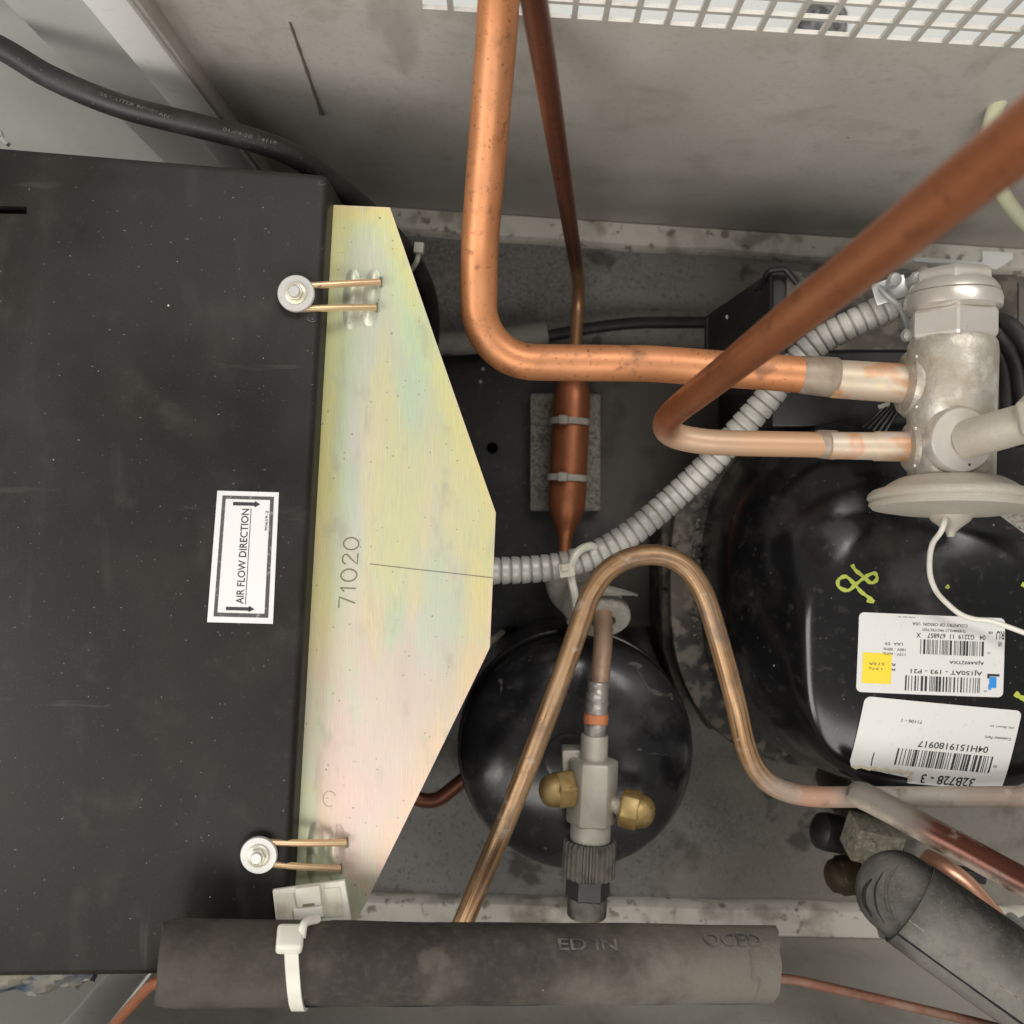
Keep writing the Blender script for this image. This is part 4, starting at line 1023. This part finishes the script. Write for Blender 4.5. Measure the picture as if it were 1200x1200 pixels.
# foam sleeve round the tube with an open flap
t = thing('foam_sleeve', 'grey split foam sleeve with curled flap around the liquid tube', 'sleeve', at(700, 705, .14))
P = resample(catmull([at(668, 672, .125), at(672, 690, .132), at(686, 702, .142), at(704, 716, .156)], 10), .002)
def fr(s, T): return 1.0 + .04 * math.sin(s * 300)
a_end = (P[-1] - P[-3]).normalized()
obj('sleeve', tube(P, .0152, 30, rf=fr, hollow=.45), M['foam_grey'], t)
e0 = at(707, 726, .166); 
bm = lathe([(0, .0150), (.002, .0156), (.006, .0156), (.0075, .0148), (.0075, .0068), (.0, .0066), (0, .0150)], e0 - Vector((0, -.004, .008)), Vector((.08, -.75, .66)), 40)
obj('cut_end', bm, M['foam_grey'], t)
bm = bmesh.new(); rows = []
for i in range(9):
    u = i / 8
    a = at(672 + 75 * u, 682 + 14 * u * u, .170 + .006 * math.sin(PI * u)); b = at(690 + 55 * u, 698 + 0 * u, .176 - .002 * u); 
    rows.append([bm.verts.new(a.lerp(b, j / 4) + Vector((0, 0, .005 * math.sin(PI * j / 4)))) for j in range(5)])
for A, B in zip(rows, rows[1:]):
    for j in range(4): bm.faces.new((A[j], B[j], B[j + 1], A[j + 1]))
bmesh.ops.recalc_face_normals(bm, faces=bm.faces); bmesh.ops.solidify(bm, geom=bm.faces[:], thickness=.0012)
obj('flap', bm, M['foam_grey'], t)
# tie on the conduit
t = thing('cable_tie', 'off-white cable tie looped over the grey conduit and foam sleeve', 'cable tie', at(668, 668, .18))
P = resample(catmull([at(676, 720, .18), at(673, 695, .197), at(669, 676, .2), at(670, 660, .2055), at(678, 646, .2045), at(692, 640, .198), at(700, 645, .19)], 10), .0015)
bm = tube(P, .0022, 8)
obj('strap', bm, M['nylon'], t)
obj('head', merge(box(at(664, 668, .2045), .0085, .0075, .005, (1, .15, 0), bev=.001), box(at(662, 665, .2075), .004, .0035, .0016, (1, .15, 0), bev=.0004)), M['nylon_dirty'], t)

# ================================================================== FOAM INSULATION, LOWER EDGE
t = thing('pipe_insulation', 'long horizontal black foam pipe insulation along the lower edge', 'insulation', at(545, 1128, .28))
a, b = at(186, 1128, .328), at(907, 1129.5, .272)
P = resample([a, b], .004)
Lr = (b - a).length
def fr(s, T):
    e_ = min(s, 1e9); base = 1 + .012 * math.sin(s * 40) + .008 * math.sin(s * 97 + 1)
    if s < .006: base *= .93 + .07 * (s / .006) ** .5
    base *= 1 - .045 * math.exp(-((s - .0605) / .005) ** 2)
    return base
bmf = tube(P, .0163, 40, rf=fr, hollow=.4)
for v_ in bmf.verts:                                   # both ends were cut at a slant, the tie pinches the foam
    d_ = v_.co - a; s_ = d_.x / (b - a).x * Lr; zz_ = v_.co.z - a.lerp(b, s_ / Lr).z
    if s_ > Lr - .012: v_.co.x -= .30 * zz_ - .0006 * math.sin(zz_ * 900)
    if s_ < .0135: v_.co.x += (-.10 if zz_ < 0 else .12) * zz_ * (1 - s_ / .0145) + .0003 * math.sin(zz_ * 700 + v_.co.y * 500)
obj('foam', bmf, M['foam'], t, smooth=60)
ax_ = (b - a).normalized(); _, u_, v_ = basis(ax_, (0, 0, 1))
th = math.radians(74); nn = u_ * math.cos(th) - v_ * math.sin(th) if (-v_).y < 0 else u_ * math.cos(th) + v_ * math.sin(th)
SP = [a + ax_ * (.006 + (Lr - .012) * k_ / 40) + nn * (.01605 + .0001 * math.sin(k_)) + Vector((0, 0, .0003 * math.sin(k_ * .9))) for k_ in range(41)]
obj('seam', tube(SP, .0006, 6), M['seam'], t)
def foam_f(TL, TR, h_px):
    """lettering wrapped on the foam: u along the axis, v round it"""
    def f(u, v, h=0):
        px = TL[0] + (TR[0] - TL[0]) * u; s = (at(px, 1128, .30).x - a.x) / (b.x - a.x) * Lr
        th = math.radians(TL[1] + v * h_px); n_ = u_ * math.cos(th) + v_ * math.sin(th) * (1 if v_.y > 0 else -1)
        return a + ax_ * s + n_ * (.0164 + .0004 + h)
    return f
f = foam_f((644, 60), (714, 60), -17)
obj('lettering', text_bm(f, 'ED IN', 0, 0, 1, 1), M['faint'], t, smooth=0)
f = foam_f((822, 72), (896, 72), -22)
obj('lettering', text_bm(f, 'OCED', 0, 0, 1, 1), M['faint'], t, smooth=0)
# thin tube through it
t = thing('thin_tube', 'thin brown copper tube leaving the right end of the long foam', 'tube', at(1000, 1170, .26))
P = catmull([b - ax_ * .02 + Vector((0, -.0085, .002)), at(915, 1147, .271), at(970, 1157, .268), at(1060, 1178, .262), at(1160, 1202, .255), at(1260, 1230, .25)], 10)
obj('tube', tube(resample(P, .003), .0022, 14), M['copper_rust'], t)
t = thing('thin_tube', 'thin red-brown copper tube dropping from the left end of the long foam', 'tube', at(160, 1170, .2))
P = catmull([a + ax_ * .02 + Vector((0, -.004, -.004)), at(186, 1150, .315), at(160, 1172, .295), at(130, 1206, .27), at(90, 1255, .24)], 10)
obj('tube', tube(resample(P, .003), .0023, 14), M['copper_front'], t)
# adhesive mount and its tie
t = thing('tie_mount', 'cream plastic adhesive tie mount bridging the housing and bracket bottom', 'mount', at(366, 1060, ZT))
pl = [at(319, 1043, .303), at(404, 1031.5, .303), at(412, 1080, .303), at(324, 1086, .303)]
obj('base', prism(pl, .3008, .3033, .0006), M['nylon'], t)
obj('pocket', prism([at(323, 1048, .304), at(343, 1047, .304), at(347, 1062, .304), at(345, 1080, .304), at(326, 1082, .304)], .3034, .3038, .0002), M['nylon_dirty'], t)
obj('pocket', prism([at(378, 1042, .304), at(398, 1040, .304), at(403, 1074, .304), at(376, 1076, .304), at(374, 1060, .304)], .3034, .3038, .0002), M['nylon_dirty'], t)
obj('bridge', merge(box(at(362, 1050, .3045), .0105, .0085, .003, (1, .12, 0), bev=.0007), box(at(362, 1069, .3045), .0125, .005, .003, (1, .12, 0), bev=.0007)), M['nylon'], t)
obj('slit', box(at(362, 1059.5, .3052), .005, .0011, .0022, (1, .12, 0), bev=.0002), M['stamp'], t)
t = thing('cable_tie', 'white cable tie with square head wrapped around the long foam', 'cable tie', at(345, 1125, .3))
cc = a + ax_ * ((at(345, 1128, .318).x - a.x) / ax_.x)
bm = bmesh.new(); prevr = None; ts = Vector((.13, 0, 0))
N_ = 44
rows = []
for i in range(N_ + 1):
    th = math.radians(72 - 190 * i / N_)      # from the far side over the top to the near side
    sg = 1 if v_.y > 0 else -1
    n_ = u_ * math.cos(th) + v_ * math.sin(th) * sg
    sh = ax_ * (.0105 * max(0, (i / N_)) ** 1.3)
    q = cc + n_ * (.0166) + sh - ax_ * .0035
    rows.append([bm.verts.new(q - ax_ * .0028), bm.verts.new(q + ax_ * .0028), bm.verts.new(q + ax_ * .0026 + n_ * .0012), bm.verts.new(q - ax_ * .0026 + n_ * .0012)])
for A, B in zip(rows, rows[1:]):
    for j in range(4): bm.faces.new((A[j], A[(j + 1) % 4], B[(j + 1) % 4], B[j]))
bm.faces.new(rows[0]); bm.faces.new(rows[-1][::-1]); bmesh.ops.recalc_face_normals(bm, faces=bm.faces)
obj('strap', bm, M['nylon'], t)
th = math.radians(52); n_ = u_ * math.cos(th) + v_ * math.sin(th) * (1 if v_.y > 0 else -1)
obj('head', box(cc + n_ * .0192 - ax_ * .0034, .0105, .0105, .0062, ax_, n_, bev=.0016, seg=3), M['nylon'], t)
obj('tail', tube(catmull([cc + n_ * .020 + ax_ * .001, at(357, 1082, .326), at(372, 1077, .318)], 6), .0017, 8), M['nylon'], t)

# ================================================================== LOWER-RIGHT INSULATION, BRASS FITTING
t = thing('pipe_insulation', 'dusty grey bent foam insulation reaching the lower right corner', 'insulation', at(1100, 1100, .2))
P = resample(fillet([at(1052, 1046, .16), at(1052, 1046, .243), at(1085, 1072, .247)], .020, 10), .0025)
bmf = tube(P, .0200, 36); ebv = BVHTree.FromBMesh(bmf)
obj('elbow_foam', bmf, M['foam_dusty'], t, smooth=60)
CAM = Vector((0, 0, H))
def crease(pix, bv_, rad, name='fold', m='seam'):
    out = []
    for p in catmull([Vector((x, y, 0)) for x, y in pix], 6):
        d_ = (at(p.x, p.y, .1) - CAM).normalized(); h_ = bv_.ray_cast(CAM, d_)
        if h_[0] is not None: out.append(h_[0])
    if len(out) > 3: obj(name, tube(out, [rad * (.35 + .65 * math.sin(PI * k_ / (len(out) - 1))) for k_ in range(len(out))], 8), M[m], t)
crease([(1022, 1030), (1014, 1042), (1014, 1058), (1022, 1074)], ebv, .0013)
crease([(1035, 1022), (1026, 1040), (1027, 1062), (1036, 1082)], ebv, .0006)
crease([(1052, 1015), (1040, 1034), (1040, 1058), (1048, 1078)], ebv, .0009, 'raised_fold', 'foam_dusty')
a2, b2 = at(1066, 1059, .246), at(1272, 1205, .275)
P = resample([a2, b2], .004)
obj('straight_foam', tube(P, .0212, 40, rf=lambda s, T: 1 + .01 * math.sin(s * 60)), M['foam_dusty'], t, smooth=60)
d2 = (b2 - a2).normalized(); _, u2, v2_ = basis(d2, (0, 0, 1)); L2 = (b2 - a2).length
sg = 1 if v2_.y < 0 else -1
th = math.radians(38); n2 = u2 * math.cos(th) + v2_ * math.sin(th) * sg
obj('seam', tube([a2 + d2 * L2 * k_ / 30 + n2 * (.0212 + .0001 * math.sin(k_ * 2)) for k_ in range(31)], .0007, 6), M['seam'], t)
th = math.radians(12); n3 = u2 * math.cos(th) + v2_ * math.sin(th) * sg
obj('crease', tube([a2 + d2 * L2 * k_ / 30 + n3 * .02105 for k_ in range(31)], .0003, 6), M['pad'], t)
th0 = 60
obj('flap', sheet([at(1020, 1062, .19), at(1046, 1085, .20), at(1062, 1104, .205), at(1058, 1112, .205), at(1030, 1098, .195)], .002), M['foam_dusty'], t, smooth=0)
t = thing('copper_stub', 'bright copper pipe showing behind the dusty bent foam', 'tube', at(1125, 1035, .2))
obj('tube', tube(resample(catmull([at(1085, 1008, .20), at(1110, 1022, .21), at(1140, 1048, .215), at(1185, 1105, .22)], 10), .003), .0062, 18), M['copper_pink'], t)
t = thing('brass_fitting', 'dark brass angle fitting with gritty square block and dark caps', 'fitting', at(1000, 990, .12))
obj('block', merge(box(at(1022, 984, .185), .0255, .019, .022, (1, -.22, 0), (.1, -.25, 1), bev=.0012)), M['block'], t)
o1 = at(1008, 982, .155)
obj('neck', lathe([(0, .0105), (.014, .0105), (.016, .009), (.02, .009)], o1, Vector((-1, .12, .0)), 6), M['brass_dark'], t, smooth=20)
obj('black_cap', lathe([(0, .0105), (.010, .0108), (.014, .010), (.017, .006), (.0175, 0)], at(985, 978, .155), Vector((-.9, .25, .25)), 28), M['plastic_black'], t)
obj('brass_cap', merge(hexn(at(1006, 1024, .15), (-1, -.05, .1), .013, .0115, ch=.2), lathe([(.012, .010), (.016, .009), (.0185, .006), (.0195, 0)], at(1006, 1024, .15), Vector((-1, -.05, .1)), 26)), M['brass_dark'], t, smooth=35)
obj('stem', lathe([(0, .012), (.06, .012), (.14, .010)], at(1035, 1000, .152), Vector((.1, .05, -1)), 20), M['brass_dark'], t)
tag(obj('clip', box(at(1138, 1025, .16), .014, .006, .01, (1, -.2, 0), bev=.001), M['plastic_black']), 'small black clip under the dark red copper tube', 'clip')
t = thing('bolt_head', 'small shiny bolt poking out at the right edge beside the dusty foam', 'bolt', at(1192, 1080, .1))
obj('bolt', merge(lathe([(0, .004), (.08, .004), (.084, .003), (.085, 0)], at(1184, 1076, .08), (0, 0, 1), 14), lathe([(0, .007), (.07, .007), (.072, .005)], at(1200, 1085, .08), (0, 0, 1), 6)), M['steel'], t)

# ================================================================== CABLES, HOSES
t = thing('power_cable', 'thick black rubber cable with faint print sweeping over the housing corner', 'cable', at(250, 150, .25))
cpts = [(-90, 15, .275), (0, 56, .275), (60, 91, .275), (140, 124, .275), (230, 147, .272), (300, 165, .266), (350, 186, .258), (395, 218, .24), (435, 252, .215), (470, 288, .19), (492, 322, .16), (503, 355, .13), (505, 395, .09), (495, 440, .05)]
CP = catmull([at(*p) for p in cpts], 14)
obj('cable', tube(resample(CP, .003), .0054, 20), M['rubber'], t)
def cable_text(s, p0, p1, hpx, z):
    d = Vector((p1[0] - p0[0], p1[1] - p0[1], 0)); n = Vector((-d.y, d.x, 0)).normalized() * hpx
    f = quadmap(p0, p1, (p1[0] + n.x, p1[1] + n.y), (p0[0] + n.x, p0[1] + n.y), z, lift=.0)
    return obj('lettering', text_bm(f, s, 0, 0, 1, 1), M['print_faint'], t, smooth=0)
cable_text('01-09-20  14118', (262, 149), (325, 166), 4.5, .2755)
cable_text('36 OUTER RESISTANT', (118, 108), (205, 137), 4, .2805)
cc = at(487, 305, .17)
t = thing('cable_tie', 'small white cable tie on the black cable beside the bracket top', 'cable tie', at(490, 300, .16))
obj('strap', tube(catmull([at(482, 316, .182), at(488, 307, .190), at(491, 295, .192)], 6), .0014, 8), M['nylon'], t)
obj('head', box(at(491, 291, .193), .0052, .0058, .005, (1, -.1, 0), bev=.0007), M['nylon'], t)
t = thing('dark_cord', 'dark cord lying on the pan behind the drier tube', 'cord', at(700, 385, 0))
P = catmull([at(520, 412, .03), at(570, 404, .028), at(640, 394, .026), at(690, 385, .024), at(740, 379, .022), at(790, 378, .02), at(850, 378, .02)], 10)
obj('cord', tube(resample(P, .004), .0042, 14), M['rubber'], t)
M['grey_hose'] = Mat('grey_rubber_hose', (.24, .23, .205), .7).noise(60, .45, .7, (.16, .15, .135), .6).done()
tag(obj('grey_hose', tube(resample(catmull([at(490, 402, .03), at(540, 402, .03), at(600, 396, .03), at(640, 390, .028)], 10), .004), .0085, 18), M['grey_hose']), 'short thick grey hose lying along the edge of the black plate', 'hose')
P = catmull([at(1262, 84, .262), at(1225, 84, .26), at(1198, 92, .255), at(1175, 112, .245), at(1163, 140, .235), at(1160, 172, .222), at(1165, 205, .205), at(1180, 235, .19), at(1205, 265, .17), at(1240, 290, .15)], 10)
tag(obj('loop_hose', tube(resample(P, .003), .0041, 16), M['hose']), 'pale yellow-green hose curling against the panel at the right edge', 'hose')
t = thing('white_bracket', 'small white metal bracket with a chamfered tab behind the valve cap', 'bracket', at(1130, 305, .05))
zb = .10
obj('plate', merge(prism([at(1070, 301, zb), at(1152, 306.5, zb), at(1152, 311, zb), at(1072, 307, zb)][::-1], zb - .002, zb, .0003), prism([at(1151, 294, zb), at(1186, 296, zb), at(1187, 303, zb), at(1168, 316, zb), at(1151, 314, zb)][::-1], zb - .002, zb + .0004, .0003)), M['white'], t)
obj('stem', box((at(1168, 302, zb).x, at(1168, 302, zb).y - .001, .053), .008, .006, .08, wd), M['wall'], t)
tag(obj('push_rivet', lathe([(0, .003), (.001, .0026), (.0015, 0)], wp(.276, .03, .0175), wn, 14), M['white']), 'tiny white push rivet on the stained rim near the bracket', 'rivet')
t = thing('copper_elbow', 'small dark copper elbow peeking out left of the black tank', 'tube', at(515, 930, .03))
obj('tube', tube(resample(catmull([at(470, 925, .06), at(492, 937, .06), at(512, 937, .06), at(528, 926, .06), at(545, 912, .06)], 8), .003), .0050, 16), M['copper_dark'], t)
# cloth below the housing, small bright clip at the far left
bm = bmesh.new(); rows = []
R = random.Random(4)
for i in range(15):
    u = i / 14; rows.append([])
    for j in range(7):
        w_ = j / 6; q = at(-40 + 150 * u, 1138 + w_ * (26 - 18 * max(0, (u - .65) / .35)), .20)
        rows[-1].append(bm.verts.new(q + Vector((0, 0, .004 * math.sin(u * 17 + w_ * 5) + R.uniform(-.001, .001)))))
for A, B in zip(rows, rows[1:]):
    for j in range(6): bm.faces.new((A[j], B[j], B[j + 1], A[j + 1]))
bmesh.ops.recalc_face_normals(bm, faces=bm.faces); bmesh.ops.solidify(bm, geom=bm.faces[:], thickness=.003)
tag(obj('cloth', bm, M['rag']), 'crumpled blue stained cloth tucked under the lower edge of the housing', 'cloth')
bpy.data.objects['cloth'].data.shade_smooth()
tag(obj('clip', merge(box(at(4, 164, .24), .007, .0022, .003, (1, -.9, 0), bev=.0005), box(at(1, 158, .24), .002, .004, .003, (1, .3, 0), bev=.0004)), M['white']), 'bright white clip at the left edge behind the black housing', 'clip')
